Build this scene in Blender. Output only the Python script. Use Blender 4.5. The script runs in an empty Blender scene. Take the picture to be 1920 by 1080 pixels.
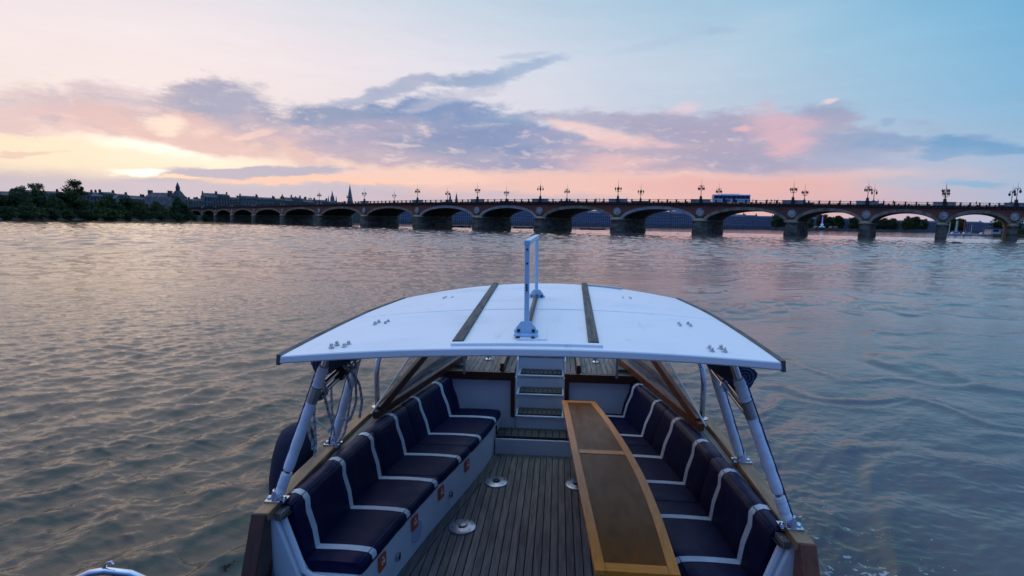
import bpy, math, random
import numpy as np
from mathutils import Vector, Matrix

S = bpy.context.scene
COL = S.collection
R = math.radians
random.seed(7)

# ------------------------------------------------------------ camera
CAM = Vector((0.15, 0.0, 2.9))
yaw, pitch, roll = math.atan(0.085), math.atan(0.1224), math.atan(0.018)
fwd = Vector((-math.sin(yaw)*math.cos(pitch), math.cos(yaw)*math.cos(pitch), -math.sin(pitch)))
rgt = Vector((math.cos(yaw), math.sin(yaw), 0))
up = rgt.cross(fwd)
r2 = rgt*math.cos(roll) + up*math.sin(roll)
u2 = -rgt*math.sin(roll) + up*math.cos(roll)
cd = bpy.data.cameras.new('camera')
cam = bpy.data.objects.new('camera', cd)
COL.objects.link(cam)
m = Matrix((r2, u2, -fwd)).transposed().to_4x4()
m.translation = CAM
cam.matrix_world = m
cd.sensor_width = 36
cd.lens = 36*1000/1920
cd.clip_start = 0.05
cd.clip_end = 9000
S.camera = cam

# ------------------------------------------------------------ exposure
S.view_settings.view_transform = 'Standard'
S.view_settings.look = 'None'
S.view_settings.exposure = 0.2
S.view_settings.gamma = 1
S.render.engine = 'CYCLES'
S.cycles.max_bounces = 6
S.cycles.diffuse_bounces = 3
S.cycles.glossy_bounces = 4
S.cycles.transparent_max_bounces = 8
S.cycles.caustics_reflective = False
S.cycles.caustics_refractive = False

def lin(c):
    return tuple(((x/255+0.055)/1.055)**2.4 if x > 10 else x/255/12.92 for x in c) + (1,)

def slin(c, k=0.14):
    l = lin(c); m_ = 0.3*l[0]+0.59*l[1]+0.11*l[2]
    return tuple(q*(1-k)+m_*k for q in l[:3])+(1,)
# ------------------------------------------------------------ sky
W = bpy.data.worlds.new('World')
S.world = W
W.use_nodes = True
nt = W.node_tree
nt.nodes.clear()
def N(t, tree=None, **kw):
    n = (tree or nt).nodes.new(t)
    for k, v in kw.items(): setattr(n, k, v)
    return n
def put(tree, sock, v):
    if isinstance(v, bpy.types.NodeSocket): tree.links.new(v, sock)
    elif v is not None: sock.default_value = v
def M(op, a, b=None, c=None, tree=None):
    t = tree or nt
    n = N('ShaderNodeMath', t, operation=op)
    for s, v in zip(n.inputs, (a, b, c)): put(t, s, v)
    return n.outputs[0]
def VM(op, a, b=None, tree=None):
    t = tree or nt
    n = N('ShaderNodeVectorMath', t, operation=op)
    put(t, n.inputs[0], a); put(t, n.inputs[1], b)
    return n.outputs[1] if op in ('LENGTH', 'DOT_PRODUCT') else n.outputs[0]
def MIX(f, a, b, tree=None):
    t = tree or nt
    n = N('ShaderNodeMix', t, data_type='RGBA')
    put(t, n.inputs[0], f); put(t, n.inputs[6], a); put(t, n.inputs[7], b)
    return n.outputs[2]
def MR(v, a, b, c, d, tree=None, kind='SMOOTHSTEP'):
    t = tree or nt
    n = N('ShaderNodeMapRange', t, interpolation_type=kind)
    for s, x in zip(n.inputs, (v, a, b, c, d)): put(t, s, x)
    return n.outputs[0]
tc = N('ShaderNodeTexCoord')
sx = N('ShaderNodeSeparateXYZ'); nt.links.new(tc.outputs['Generated'], sx.inputs[0])
az = M('MULTIPLY', M('ARCTAN2', sx.outputs[0], sx.outputs[1]), 57.2958)
el = M('MULTIPLY', M('ARCSINE', M('MINIMUM', M('MAXIMUM', sx.outputs[2], 0.0), 1.0)), 57.2958)
AZ = [-180, -110, -48, -40, -30, -18.2, -5.2, 7.8, 19.8, 29.8, 38, 110, 180]
ROWS = [
 (2.0, [(26,66,154),(74,96,150),(180,174,188),(186,180,192),(188,180,192),(205,178,182),(224,186,180),(230,180,168),(224,172,165),(202,172,182),(168,178,202),(56,106,170),(26,66,154)]),
 (6.0, [(26,70,162),(80,106,160),(244,220,188),(252,231,194),(248,222,190),(234,202,186),(226,192,182),(226,186,182),(210,182,190),(176,186,206),(150,182,210),(56,110,178),(26,70,162)]),
 (10.0,[(30,76,168),(86,114,170),(238,222,214),(240,225,216),(238,222,216),(226,216,218),(212,210,220),(192,202,216),(174,193,213),(148,188,214),(122,180,214),(58,118,188),(30,76,168)]),
 (15.5,[(36,84,178),(92,122,178),(234,222,221),(236,224,222),(233,222,222),(224,219,224),(206,213,224),(184,204,220),(160,196,216),(134,188,216),(104,174,212),(60,126,198),(36,84,178)]),
 (21.0,[(48,100,190),(104,138,190),(220,212,214),(218,215,220),(212,216,224),(200,212,222),(180,203,219),(160,195,216),(132,188,216),(106,178,214),(84,166,210),(66,136,206),(48,100,190)]),
 (45.0,[(66,132,226),(112,152,226),(216,218,232),(214,218,234),(208,216,236),(200,212,238),(188,206,238),(166,196,236),(140,182,232),(112,160,226),(94,146,224),(70,138,226),(66,132,226)]),
 (90.0,[(158,220,246)]*13)]
azf = MR(az, -180, 180, 0, 1, kind='LINEAR')
prev = None
for i, (e, cols) in enumerate(ROWS):
    rp = N('ShaderNodeValToRGB')
    cr = rp.color_ramp
    while len(cr.elements) < len(cols): cr.elements.new(0.5)
    for k, c in enumerate(cols):
        cr.elements[k].position = (AZ[k]+180)/360
        cr.elements[k].color = slin(c)
    nt.links.new(azf, rp.inputs[0])
    if prev is None: prev = rp.outputs[0]
    else: prev = MIX(MR(el, ROWS[i-1][0], e, 0, 1, kind='LINEAR'), prev, rp.outputs[0])
    if i == 0: pass
pv = N('ShaderNodeCombineXYZ')
nt.links.new(az, pv.inputs[0]); nt.links.new(el, pv.inputs[1])
P0 = pv.outputs[0]
def noise(vec, scale, detail, sc=(1, 1, 1), tree=None, rough=0.5):
    t = tree or nt
    v = VM('MULTIPLY', vec, sc, tree=t)
    n = N('ShaderNodeTexNoise', t)
    t.links.new(v, n.inputs['Vector'])
    n.inputs['Scale'].default_value = scale
    n.inputs['Detail'].default_value = detail
    n.inputs['Roughness'].default_value = rough
    return n
w1 = noise(P0, 0.22, 5, (0.45, 1.15, 1), rough=0.58)
P1 = VM('ADD', P0, VM('MULTIPLY', VM('SUBTRACT', w1.outputs['Color'], (0.5, 0.5, 0.5)), (6.5, 3.0, 0)))
w2 = noise(P0, 0.9, 9, (0.33, 1.0, 1), rough=0.70)
nz = M('MULTIPLY', M('SUBTRACT', w2.outputs['Fac'], 0.5), 2.1)
w3 = noise(P0, 0.5, 5, (0.22, 1.6, 1), rough=0.6)
# thin veil of high cloud everywhere, also overhead and behind
veil = noise(tc.outputs['Generated'], 2.2, 5, (1, 1, 3))
sky = MIX(MR(veil.outputs['Fac'], 0.45, 0.75, 0, 0.16), prev, slin((232, 224, 226)))
BLOBS = [
 (-43.42,4.99,8.93,1.38,2.7,(250,228,190),0.80,0.50,0.30),
 (-46.15,8.08,4.76,1.68,8.2,(208,186,190),0.80,0.45,1.00),
 (-40.34,9.18,4.75,1.57,1.8,(202,184,190),0.75,0.45,1.00),
 (-43.29,7.12,10.11,1.12,-3.1,(224,192,186),0.85,0.45,1.00),
 (-36.07,9.99,3.44,1.37,22.4,(182,172,186),0.85,0.45,1.00),
 (-32.31,9.69,4.10,2.09,-2.6,(160,164,188),0.95,0.45,1.00),
 (-26.41,7.46,8.65,2.11,-1.2,(208,178,182),0.85,0.45,1.00),
 (-34.96,7.48,9.46,1.51,-4.7,(222,186,180),0.85,0.45,1.00),
 (-28.96,8.97,4.19,1.16,5.0,(188,174,188),0.70,0.45,1.00),
 (-29.28,6.61,11.92,1.00,-4.5,(226,190,180),0.70,0.45,1.00),
 (-37.95,8.03,1.42,0.81,6.3,(250,226,200),0.85,0.50,1.00),
 (-34.31,7.86,1.31,0.36,16.0,(240,205,188),0.60,0.50,1.00),
 (-30.05,8.11,1.99,0.42,20.0,(242,204,188),0.75,0.50,1.00),
 (-24.18,8.56,2.24,0.60,4.0,(236,202,192),0.75,0.50,1.00),
 (-21.12,10.38,7.18,1.30,3.9,(134,152,184),0.95,0.45,1.00),
 (-13.34,11.13,6.79,1.53,2.6,(120,148,188),0.95,0.45,1.00),
 (-8.50,9.75,6.90,1.79,-7.9,(125,150,190),0.90,0.45,1.00),
 (-5.06,10.45,3.45,1.15,1.0,(130,158,192),0.80,0.45,1.00),
 (-18.28,8.46,7.13,1.76,3.0,(166,162,188),0.90,0.45,1.00),
 (-11.25,7.71,7.45,1.92,1.8,(142,154,184),0.95,0.45,1.00),
 (-4.86,8.40,7.53,1.23,-3.8,(130,148,188),0.95,0.45,1.00),
 (0.16,8.45,5.53,0.74,0.3,(150,158,190),0.90,0.45,1.00),
 (-9.30,6.15,4.18,1.03,1.5,(165,162,188),0.90,0.45,1.00),
 (-3.41,6.27,3.25,0.76,0.8,(148,155,188),0.95,0.45,1.00),
 (1.04,6.59,3.05,0.92,0.3,(172,162,188),0.80,0.45,1.00),
 (-19.36,6.59,6.77,1.06,-5.3,(186,170,186),0.80,0.45,1.00),
 (-16.96,7.75,2.13,0.26,-2.3,(232,205,200),0.60,0.50,1.00),
 (-20.31,12.37,3.65,0.44,13.6,(172,180,202),0.80,0.45,1.00),
 (-15.86,13.46,5.11,0.59,14.4,(160,172,198),0.85,0.45,1.00),
 (-9.64,14.40,3.56,0.64,6.6,(140,165,196),0.90,0.45,1.00),
 (-4.98,14.97,4.09,0.65,14.5,(150,175,205),0.85,0.45,1.00),
 (-4.19,16.40,1.86,0.29,5.1,(170,190,212),0.60,0.45,1.00),
 (-11.27,12.54,4.66,0.55,16.1,(182,186,205),0.60,0.45,1.00),
 (5.28,10.47,8.35,1.02,-3.7,(168,168,192),0.85,0.45,1.00),
 (13.13,9.66,8.79,1.70,-2.0,(164,162,188),0.90,0.45,1.00),
 (18.10,8.13,7.80,1.87,-2.3,(166,160,186),0.90,0.45,1.00),
 (10.73,6.97,9.88,1.71,-3.9,(176,164,184),0.85,0.45,1.00),
 (21.00,6.21,7.93,1.27,-1.9,(162,160,186),0.85,0.45,1.00),
 (3.15,9.45,5.49,0.62,-9.8,(240,202,192),0.80,0.50,1.00),
 (6.98,8.27,5.08,0.47,-0.7,(232,192,190),0.70,0.50,1.00),
 (5.44,6.49,3.52,0.69,-0.2,(236,188,182),0.60,0.50,1.00),
 (23.99,10.02,2.73,0.92,-4.3,(150,160,190),0.90,0.45,1.00),
 (24.49,9.07,2.45,1.02,-3.9,(165,165,190),0.70,0.45,1.00),
 (26.49,7.25,3.87,1.11,-3.2,(142,163,195),0.85,0.45,1.00),
 (29.81,7.14,3.21,0.49,-3.7,(130,162,198),0.85,0.45,1.00),
 (29.35,5.96,6.13,0.90,-2.8,(165,178,203),0.60,0.45,1.00),
 (21.03,8.95,2.96,1.53,-28.0,(216,176,185),0.75,0.60,1.30),
 (22.91,7.34,2.19,0.76,-2.7,(220,176,184),0.60,0.50,1.20),
 (12.50,11.91,1.67,0.45,12.3,(230,200,204),0.60,0.60,1.20),
 (24.34,10.94,0.59,0.27,-4.9,(242,212,210),0.70,0.60,1.00),
 (17.61,9.71,0.66,0.29,-2.9,(236,182,184),0.70,0.45,1.00),
 (34.94,6.65,2.84,0.75,-7.9,(104,158,200),0.95,0.45,1.00),
 (34.00,6.01,2.88,0.43,-3.5,(120,165,203),0.80,0.45,1.00),
 (37.05,6.09,1.42,0.32,-9.2,(112,162,200),0.80,0.45,1.00),
 (29.31,8.58,0.57,0.31,-4.5,(132,170,205),0.60,0.45,1.00),
 (9.65,17.65,4.46,0.43,10.5,(165,188,212),0.30,0.45,1.00),
 (15.07,17.92,1.45,0.27,-5.1,(150,180,208),0.40,0.45,1.00),
 (5.54,4.12,23.15,1.09,0.3,(238,190,174),0.70,0.50,0.40),
 (17.91,3.78,10.04,0.92,-0.5,(226,170,164),0.70,0.50,0.40),
 (-15.09,4.36,9.25,0.71,-0.2,(246,202,180),0.70,0.40,0.50),
 (-45.31,1.71,15.89,1.11,2.8,(190,183,195),0.95,0.35,0.20),
 (-29.42,2.41,14.49,1.01,2.2,(190,183,196),0.95,0.35,0.25),
 (-10.67,2.33,16.69,0.61,1.2,(196,180,192),0.75,0.40,0.40),
 (33.18,3.78,5.93,0.44,-1.7,(160,182,205),0.50,0.45,1.00),
 (35.62,3.54,1.72,0.29,-8.0,(130,175,208),0.85,0.45,1.00),
 (-36.69,5.71,6.00,0.52,-3.4,(255,240,214),0.95,0.70,0.30),
 (-35.48,5.20,7.03,0.66,-0.3,(252,230,200),0.80,0.50,0.30),
 (-47.01,4.70,2.33,0.16,5.6,(226,192,172),0.70,0.40,0.40),
 (-30.28,4.38,9.18,0.50,2.1,(180,175,192),0.95,0.25,0.50),
 (-36.81,3.33,3.66,0.33,3.3,(186,180,194),0.90,0.30,0.50),
 (-39.06,4.02,1.78,0.27,3.9,(255,244,216),1.00,0.60,0.50),
 (-35.97,3.71,1.90,0.14,1.1,(255,214,172),0.90,0.40,0.50),
 (-25.04,3.82,9.43,0.26,1.4,(250,198,168),0.85,0.40,0.60),
]
for (a, e, ra, re, rot, c, op, soft, ns) in BLOBS:
    mp = N('ShaderNodeMapping', vector_type='TEXTURE')
    nt.links.new(P1, mp.inputs[0])
    mp.inputs[1].default_value = (a, e, 0)
    mp.inputs[2].default_value = (0, 0, R(rot))
    mp.inputs[3].default_value = (ra, re, 1)
    d = M('MULTIPLY_ADD', nz, ns, VM('LENGTH', mp.outputs[0]))
    f = MR(d, 1+soft, 1-soft, 0, op)
    gain = 1.25 if min(c) > 212 and max(c) > 252 else 1.0      # the openings where the sun shines through
    sky = MIX(f, sky, tuple(q*gain for q in slin(c)[:3])+(1,))
# lit breaks in the cloud deck
brk = noise(P1, 0.9, 6, (0.42, 1.25, 1), rough=0.6)
bm = M('MULTIPLY', MR(brk.outputs['Fac'], 0.52, 0.72, 0, 0.5), M('MULTIPLY', MR(el, 4.2, 6.0, 0, 1), MR(el, 12, 9, 0, 1)))
bm = M('MULTIPLY', bm, MR(az, 24, 12, 0, 1))
sky = MIX(bm, sky, slin((246, 216, 204)))
dk = noise(P1, 0.7, 6, (0.42, 1.25, 5), rough=0.6)
dm = M('MULTIPLY', MR(dk.outputs['Fac'], 0.5, 0.72, 0, 0.35), M('MULTIPLY', MR(el, 5.5, 7.0, 0, 1), MR(el, 12, 9.5, 0, 1)))
sky = MIX(dm, sky, slin((152, 162, 186)))
# soft inner streaking of the cloud deck
st = MR(w3.outputs['Fac'], 0.3, 0.75, 0.985, 1.02)
sky = VM('SCALE', sky); sky.node.inputs['Scale'].default_value = 1.0
nt.links.new(st, sky.node.inputs['Scale'])
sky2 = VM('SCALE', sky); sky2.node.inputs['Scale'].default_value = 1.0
nt.links.new(MR(el, 20, 55, 1.0, 1.65), sky2.node.inputs['Scale'])  # unseen upper sky brightened beyond dusk to light the roof and boat
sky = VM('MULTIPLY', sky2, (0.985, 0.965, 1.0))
nish = N('ShaderNodeTexSky', sky_type='NISHITA', sun_disc=False)
nish.sun_elevation = R(4.2)
nish.sun_rotation = R(-38.5)
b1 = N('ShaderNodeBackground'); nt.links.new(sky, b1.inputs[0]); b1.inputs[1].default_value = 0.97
b2 = N('ShaderNodeBackground'); nt.links.new(nish.outputs[0], b2.inputs[0]); b2.inputs[1].default_value = 0.05*0.03
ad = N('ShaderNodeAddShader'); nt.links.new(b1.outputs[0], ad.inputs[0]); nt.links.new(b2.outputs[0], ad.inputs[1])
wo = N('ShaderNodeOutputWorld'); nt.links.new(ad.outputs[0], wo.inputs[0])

# ------------------------------------------------------------ sun (low, veiled by the cloud bank)
sl = bpy.data.lights.new('sun', 'SUN')
sl.energy = 0.012
sl.angle = R(20)
sl.color = (1.0, 0.66, 0.40)
so = bpy.data.objects.new('sun', sl)
COL.objects.link(so)
sd = Vector((math.sin(R(-38.5))*math.cos(R(4.2)), math.cos(R(-38.5))*math.cos(R(4.2)), math.sin(R(4.2))))
so.rotation_euler = (-sd).to_track_quat('-Z', 'Y').to_euler()
so.location = (0, 0, 60)

# ------------------------------------------------------------ materials
def mat(name, col, rough=0.6, metal=0.0, var=0.0, vscale=3.0, stretch=(1, 1, 1), bump=0.0, bscale=20.0, bstretch=(1, 1, 1), alpha=1.0, spec=0.5, coords='Object', col2=None, transm=0.0, emit=0.0, thr=None):
    mt = bpy.data.materials.new(name)
    mt.use_nodes = True
    t = mt.node_tree
    b = t.nodes['Principled BSDF']
    c = tuple(col) + (1,)
    b.inputs['Base Color'].default_value = c
    b.inputs['Roughness'].default_value = rough
    b.inputs['Metallic'].default_value = metal
    b.inputs['Specular IOR Level'].default_value = spec
    tcn = N('ShaderNodeTexCoord', t)
    if var > 0:
        n = noise(tcn.outputs[coords], vscale, 6, stretch, t, 0.6)
        c2 = tuple(col2)+(1,) if col2 else tuple(x*(1-var) for x in col)+(1,)
        lo, hi = thr if thr else (0.35, 0.68)
        t.links.new(MIX(MR(n.outputs['Fac'], lo, hi, 0, 1, t), c, c2, t), b.inputs['Base Color'])
        t.links.new(MR(n.outputs['Fac'], 0.3, 0.7, rough*0.85, min(1, rough*1.2), t), b.inputs['Roughness'])
    if bump > 0:
        n2 = noise(tcn.outputs[coords], bscale, 5, bstretch, t)
        bp = N('ShaderNodeBump', t)
        bp.inputs['Strength'].default_value = 1.0
        bp.inputs['Distance'].default_value = bump
        t.links.new(n2.outputs['Fac'], bp.inputs['Height'])
        t.links.new(bp.outputs[0], b.inputs['Normal'])
    if alpha < 1: b.inputs['Alpha'].default_value = alpha
    if emit > 0:
        b.inputs['Emission Color'].default_value = c
        b.inputs['Emission Strength'].default_value = emit
    return mt

# ------------------------------------------------------------ mesh builder
HEEL = 0.012
class MB:
    def __init__(s): s.v = []; s.f = []
    def add(s, vs, fs):
        o = len(s.v); s.v += [tuple(p) for p in vs]; s.f += [tuple(i+o for i in f) for f in fs]
    def box(s, c, d, rz=0.0, mtx=None):
        x, y, z = (k/2 for k in d)
        pts = [Vector(p) for p in ((-x,-y,-z),(x,-y,-z),(x,y,-z),(-x,y,-z),(-x,-y,z),(x,-y,z),(x,y,z),(-x,y,z))]
        mm = mtx if mtx is not None else Matrix.Rotation(rz, 3, 'Z')
        s.add([mm @ p + Vector(c) for p in pts], [(0,3,2,1),(4,5,6,7),(0,1,5,4),(1,2,6,5),(2,3,7,6),(3,0,4,7)])
    def bar(s, a, b, w, h, upv=(0, 0, 1)):
        a = Vector(a); b = Vector(b); d = b-a; L = d.length; d.normalize()
        sd_ = d.cross(Vector(upv)).normalized(); u_ = sd_.cross(d)
        mm = Matrix((sd_, d, u_)).transposed()
        s.box((a+b)/2, (w, L, h), mtx=mm)
    def loft(s, rings, closed=True, cap=True):
        n = len(rings[0]); o = len(s.v)
        for r_ in rings: s.v += [tuple(p) for p in r_]
        for i in range(len(rings)-1):
            for k in range(n if closed else n-1):
                a = o+i*n+k; b = o+i*n+(k+1) % n
                s.f.append((a, b, b+n, a+n))
        if cap and closed:
            s.f.append(tuple(o+k for k in reversed(range(n))))
            s.f.append(tuple(o+(len(rings)-1)*n+k for k in range(n)))
    def tube(s, path, r, n=10, cap=True):
        P = [Vector(p) for p in path]
        rr = r if isinstance(r, (list, tuple)) else [r]*len(P)
        rings = []; ref = None
        for i, p in enumerate(P):
            d = (P[min(i+1, len(P)-1)] - P[max(i-1, 0)]).normalized()
            if ref is None: ref = Vector((0, 0, 1)) if abs(d.z) < 0.9 else Vector((1, 0, 0))
            a = (ref - d*ref.dot(d)).normalized(); ref = a; b = d.cross(a)
            rings.append([p + (a*math.cos(t)+b*math.sin(t))*rr[i] for t in (2*math.pi*k/n for k in range(n))])
        s.loft(rings, True, cap)
    def lathe(s, c, prof, n=16, axis='Z'):
        rings = []
        for r_, z in prof:
            ring = []
            for k in range(n):
                t = 2*math.pi*k/n
                p = (r_*math.cos(t), r_*math.sin(t), z)
                if axis == 'X': p = (z, r_*math.cos(t), r_*math.sin(t))
                if axis == 'Y': p = (r_*math.cos(t), z, -r_*math.sin(t))
                ring.append((c[0]+p[0], c[1]+p[1], c[2]+p[2]))
            rings.append(ring)
        s.loft(rings)
    def prism(s, poly, z0, z1):
        s.loft([[(x, y, z0) for x, y in poly], [(x, y, z1) for x, y in poly]])
    def build(s, name, mt, parent=None, smooth=False, bevel=0.0, heel=False, seg=2, angle=35, kind=None):
        L = wloc(parent)
        vs = np.array(s.v, dtype=float).reshape(-1, 3)
        if heel:
            x = vs[:, 0].copy(); z = vs[:, 2].copy()
            vs[:, 2] = z + HEEL*x; vs[:, 0] = x - HEEL*(z-1)
        vs = vs - np.array(L)
        me = bpy.data.meshes.new(name)
        me.from_pydata(vs.tolist(), [], s.f)
        me.materials.append(mt)
        o = bpy.data.objects.new(name, me)
        COL.objects.link(o)
        if parent is not None: o.parent = parent
        if smooth:
            me.shade_smooth()
            me.set_sharp_from_angle(angle=R(angle))
        if bevel > 0:
            b = o.modifiers.new('bevel', 'BEVEL'); b.width = bevel; b.segments = seg; b.limit_method = 'ANGLE'; b.angle_limit = R(40)
        if kind: o['kind'] = kind
        return o
def wloc(o):
    v = Vector((0, 0, 0))
    while o is not None: v = v + o.location; o = o.parent
    return v
def tag(o, label=None, cat=None, group=None, kind=None):
    if label: o['label'] = label
    if cat: o['category'] = cat
    if group: o['group'] = group
    if kind: o['kind'] = kind
    return o
def empty(name, loc, label=None, cat=None, group=None):
    o = bpy.data.objects.new(name, None)
    o.empty_display_size = 0.1
    COL.objects.link(o); o.location = loc
    return tag(o, label, cat, group)
def kids(o): return [c for c in bpy.data.objects if c.parent == o]
def copy_tree(o, parent=None, tree=None):
    tree = tree or {}
    c = o.copy(); COL.objects.link(c)
    if parent is not None: c.parent = parent
    for ch in KIDS.get(o.name, []): copy_tree(ch, c)
    return c
KIDS = {}
def index_kids(root):
    ks = [c for c in bpy.data.objects if c.parent == root]
    KIDS[root.name] = ks
    for k in ks: index_kids(k)
def share(o, name, parent, loc):
    c = o.copy(); c.name = name; COL.objects.link(c); c.parent = parent; c.location = loc
    return c

# ============================================================ WATER
def band(n, L, lmin, lmax, wdir, spread, seed, steep):
    rs = np.random.RandomState(seed)
    k1 = np.fft.fftfreq(n, 1.0/n)*2*np.pi/L
    kx, ky = np.meshgrid(k1, k1)
    k = np.hypot(kx, ky); k[0, 0] = 1e-6
    lam = 2*np.pi/k
    w = np.exp(-((np.log(lam)-0.5*(np.log(lmin)+np.log(lmax)))/(0.5*(np.log(lmax)-np.log(lmin))))**2*1.2)
    c = (kx*wdir[0]+ky*wdir[1])/k
    dirw = np.abs(c)**spread + 0.14
    amp = w*dirw*k**-1.3*(lam > lmin*0.8)
    ph = rs.rand(n, n)*2*np.pi
    g = np.abs(rs.randn(n, n))
    H = amp*g*np.exp(1j*ph)
    h = np.fft.ifft2(H)
    sc = 1/h.real.std()
    dx = np.fft.ifft2(1j*kx/k*H).real*sc; dy = np.fft.ifft2(1j*ky/k*H).real*sc
    return h.real*sc, dx*steep, dy*steep, L, n
def sample(b, x, y):
    h, dx, dy, L, n = b
    u = (x/L % 1)*n; v = (y/L % 1)*n
    i = u.astype(int) % n; j = v.astype(int) % n; fu = u-np.floor(u); fv = v-np.floor(v)
    i2 = (i+1) % n; j2 = (j+1) % n
    def g(a): return (a[j, i]*(1-fu)+a[j, i2]*fu)*(1-fv)+(a[j2, i]*(1-fu)+a[j2, i2]*fu)*fv
    return g(h), g(dx), g(dy)
def sst(x, a, b):
    t = np.clip((x-a)/(b-a), 0, 1); return t*t*(3-2*t)

def make_water():
    rr = list(np.linspace(0.5, 3.4, 10)) + list(np.arange(3.45, 9, 0.030))
    while rr[-1] < 260: rr.append(rr[-1]*1.0062)
    while rr[-1] < 5200: rr.append(rr[-1]*1.05)
    rr = np.array(rr)
    a1 = np.arange(R(-70), R(50), 0.0023)
    a2 = np.linspace(a1[-1], a1[0]+2*np.pi, 70)[1:-1]
    aa = np.concatenate([a1, a2])
    nr, na = len(rr), len(aa)
    RR, AA = np.meshgrid(rr, aa, indexing='ij')
    x = 0.15+RR*np.sin(AA); y = RR*np.cos(AA)
    dr = np.gradient(rr)[:, None]*np.ones_like(RR)
    side = (np.arange(na) < len(a1))[None, :]*1.0
    x0, y0 = x.copy(), y.copy()
    bA = band(512, 19.0, 0.36, 1.25, (0.80, -0.60), 3.0, 3, 0.8)
    bA2 = band(512, 27.0, 0.9, 3.6, (-0.35, -0.94), 3.0, 8, 0.85)
    bB = band(512, 7.3, 0.15, 0.50, (0.45, -0.89), 1.0, 4, 0.8)
    bC = band(512, 2.9, 0.075, 0.20, (0.2, -0.98), 1.0, 5, 0.6)
    # calm, smoothed water on the boat's right where it has just turned
    edge = 1.2+0.9*np.sin(y*0.5)+0.22*np.maximum(y-6, 0)*0
    calm = sst(x, 1.2, 4.0)*(1-sst(np.hypot(x-9, y-9), 17, 30))
    bD = band(512, 240.0, 1.4, 5.5, (0.45, -0.89), 1.0, 14, 0.5)
    fD = sst(RR, 22, 80)*(1-sst(dr, 1.3, 2.6))
    patch = sample(band(128, 160.0, 9, 60, (1, 0.3), 0.0, 11, 0), x0, y0)[0]
    patch = 0.85+0.22*np.clip(patch, -1.6, 1.6)
    far = 1-0.78*sst(RR, 4, 17)
    fA = (1-sst(dr, 0.22, 0.55))*far*(1-0.82*calm)
    fB = (1-sst(dr, 0.075, 0.20))*patch*(1-0.80*calm)
    fC = (1-sst(dr, 0.045, 0.10))*patch*(1-0.68*calm)
    z = np.zeros_like(x)
    for b, a, f, s in ((bA, 0.0235, fA, 1), (bA2, 0.019, fA, 1), (bB, 0.0140, fB*(1-0.5*sst(RR, 6, 12)), 1), (bC, 0.0052, fC, 1), (bD, 0.052, fD, 1)):
        h, dx, dy = sample(b, x0+6.3, y0-2.1)
        z += h*a*f*side; x += dx*a*f*side; y += dy*a*f*side
    # curling ridges left by the propeller wash
    rs = np.random.RandomState(21)
    sel = (x0 > 1.5) & (RR < 42) & (AA < R(48)) & (side*np.ones_like(x) > 0)
    X, Y_ = x0[sel], y0[sel]; Z = np.zeros_like(X)
    wob = sample(bA, X*0.35, Y_*0.35)[0]*0.42+sample(bA2, X*0.8, Y_*0.8)[0]*0.16
    for q in range(66):
        if q < 34: cx, cy, rad = 5.2+rs.randn()*0.9, 4.2+rs.randn()*0.9, rs.uniform(0.9, 6.5)
        elif q < 52: cx, cy, rad = 13+rs.randn()*2.2, 15+rs.randn()*2, rs.uniform(2.0, 11)
        else: cx, cy, rad = rs.uniform(5, 22), rs.uniform(8, 30), rs.uniform(1.5, 5)
        dist = np.hypot(X-cx, Y_-cy); scale = 0.09+0.016*np.hypot(cx, cy)
        th = np.arctan2(Y_-cy, X-cx); t0 = rs.uniform(0.3, 2.9); tw = rs.uniform(0.5, 1.3)
        ang = np.clip(1-np.abs(((th-t0+np.pi) % (2*np.pi))-np.pi)/tw, 0, 1)
        d = (dist-rad-(wob+0.5*np.sin(th*3+q)+0.3*np.sin(th*7+2*q))*rad*0.17)/scale
        amp = rs.uniform(0.010, 0.026)*min(2.4, 0.30+0.10*np.hypot(cx, cy))
        Z += amp*ang*(np.exp(-d*d)-0.45*np.exp(-((d-1.7)/1.6)**2))
    z[sel] += Z
    vs = np.stack([x, y, z], -1).reshape(-1, 3)
    idx = np.arange(nr*na).reshape(nr, na)
    a = idx[:-1]; b = idx[1:]
    f = np.stack([a, b, np.roll(b, -1, 1), np.roll(a, -1, 1)], -1).reshape(-1, 4)[:, ::-1]
    me = bpy.data.meshes.new('river_water')
    me.vertices.add(len(vs)); me.vertices.foreach_set('co', vs.ravel())
    me.loops.add(f.size); me.loops.foreach_set('vertex_index', f.ravel())
    me.polygons.add(len(f)); me.polygons.foreach_set('loop_start', np.arange(0, f.size, 4)); me.polygons.foreach_set('loop_total', np.full(len(f), 4))
    me.update(); me.shade_smooth()
    o = bpy.data.objects.new('river_water', me); COL.objects.link(o); o['kind'] = 'structure'
    mt = bpy.data.materials.new('river_water'); mt.use_nodes = True
    t = mt.node_tree; b = t.nodes['Principled BSDF']
    g = N('ShaderNodeNewGeometry', t)
    pos = g.outputs['Position']
    silt = noise(pos, 0.35, 4, (1, 1, 0), t)
    sx_ = N('ShaderNodeSeparateXYZ', t); t.links.new(pos, sx_.inputs[0])
    stir = MR(M('ADD', sx_.outputs[0], M('MULTIPLY', silt.outputs['Fac'], 6.0, tree=t), tree=t), 3.5, 7.0, 0, 1, t)
    base = MIX(stir, (0.042, 0.034, 0.018, 1), (0.088, 0.068, 0.066, 1), t)
    # foam flecks by the right stern
    dcen = VM('LENGTH', VM('MULTIPLY', VM('SUBTRACT', pos, (2.75, 4.0, 0), t), (0.8, 0.42, 0), t), tree=t)
    reg = MR(dcen, 0.25, 1.3, 0.14, -0.02, t, 'LINEAR')
    fn = noise(pos, 13.0, 5, (1, 1.5, 0), t, 0.68)
    cl = noise(pos, 2.2, 3, (1, 1, 0), t)
    th = M('SUBTRACT', 0.70, M('MULTIPLY', reg, MR(cl.outputs['Fac'], 0.4, 0.6, 0.2, 1.35, t), tree=t), tree=t)
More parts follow.
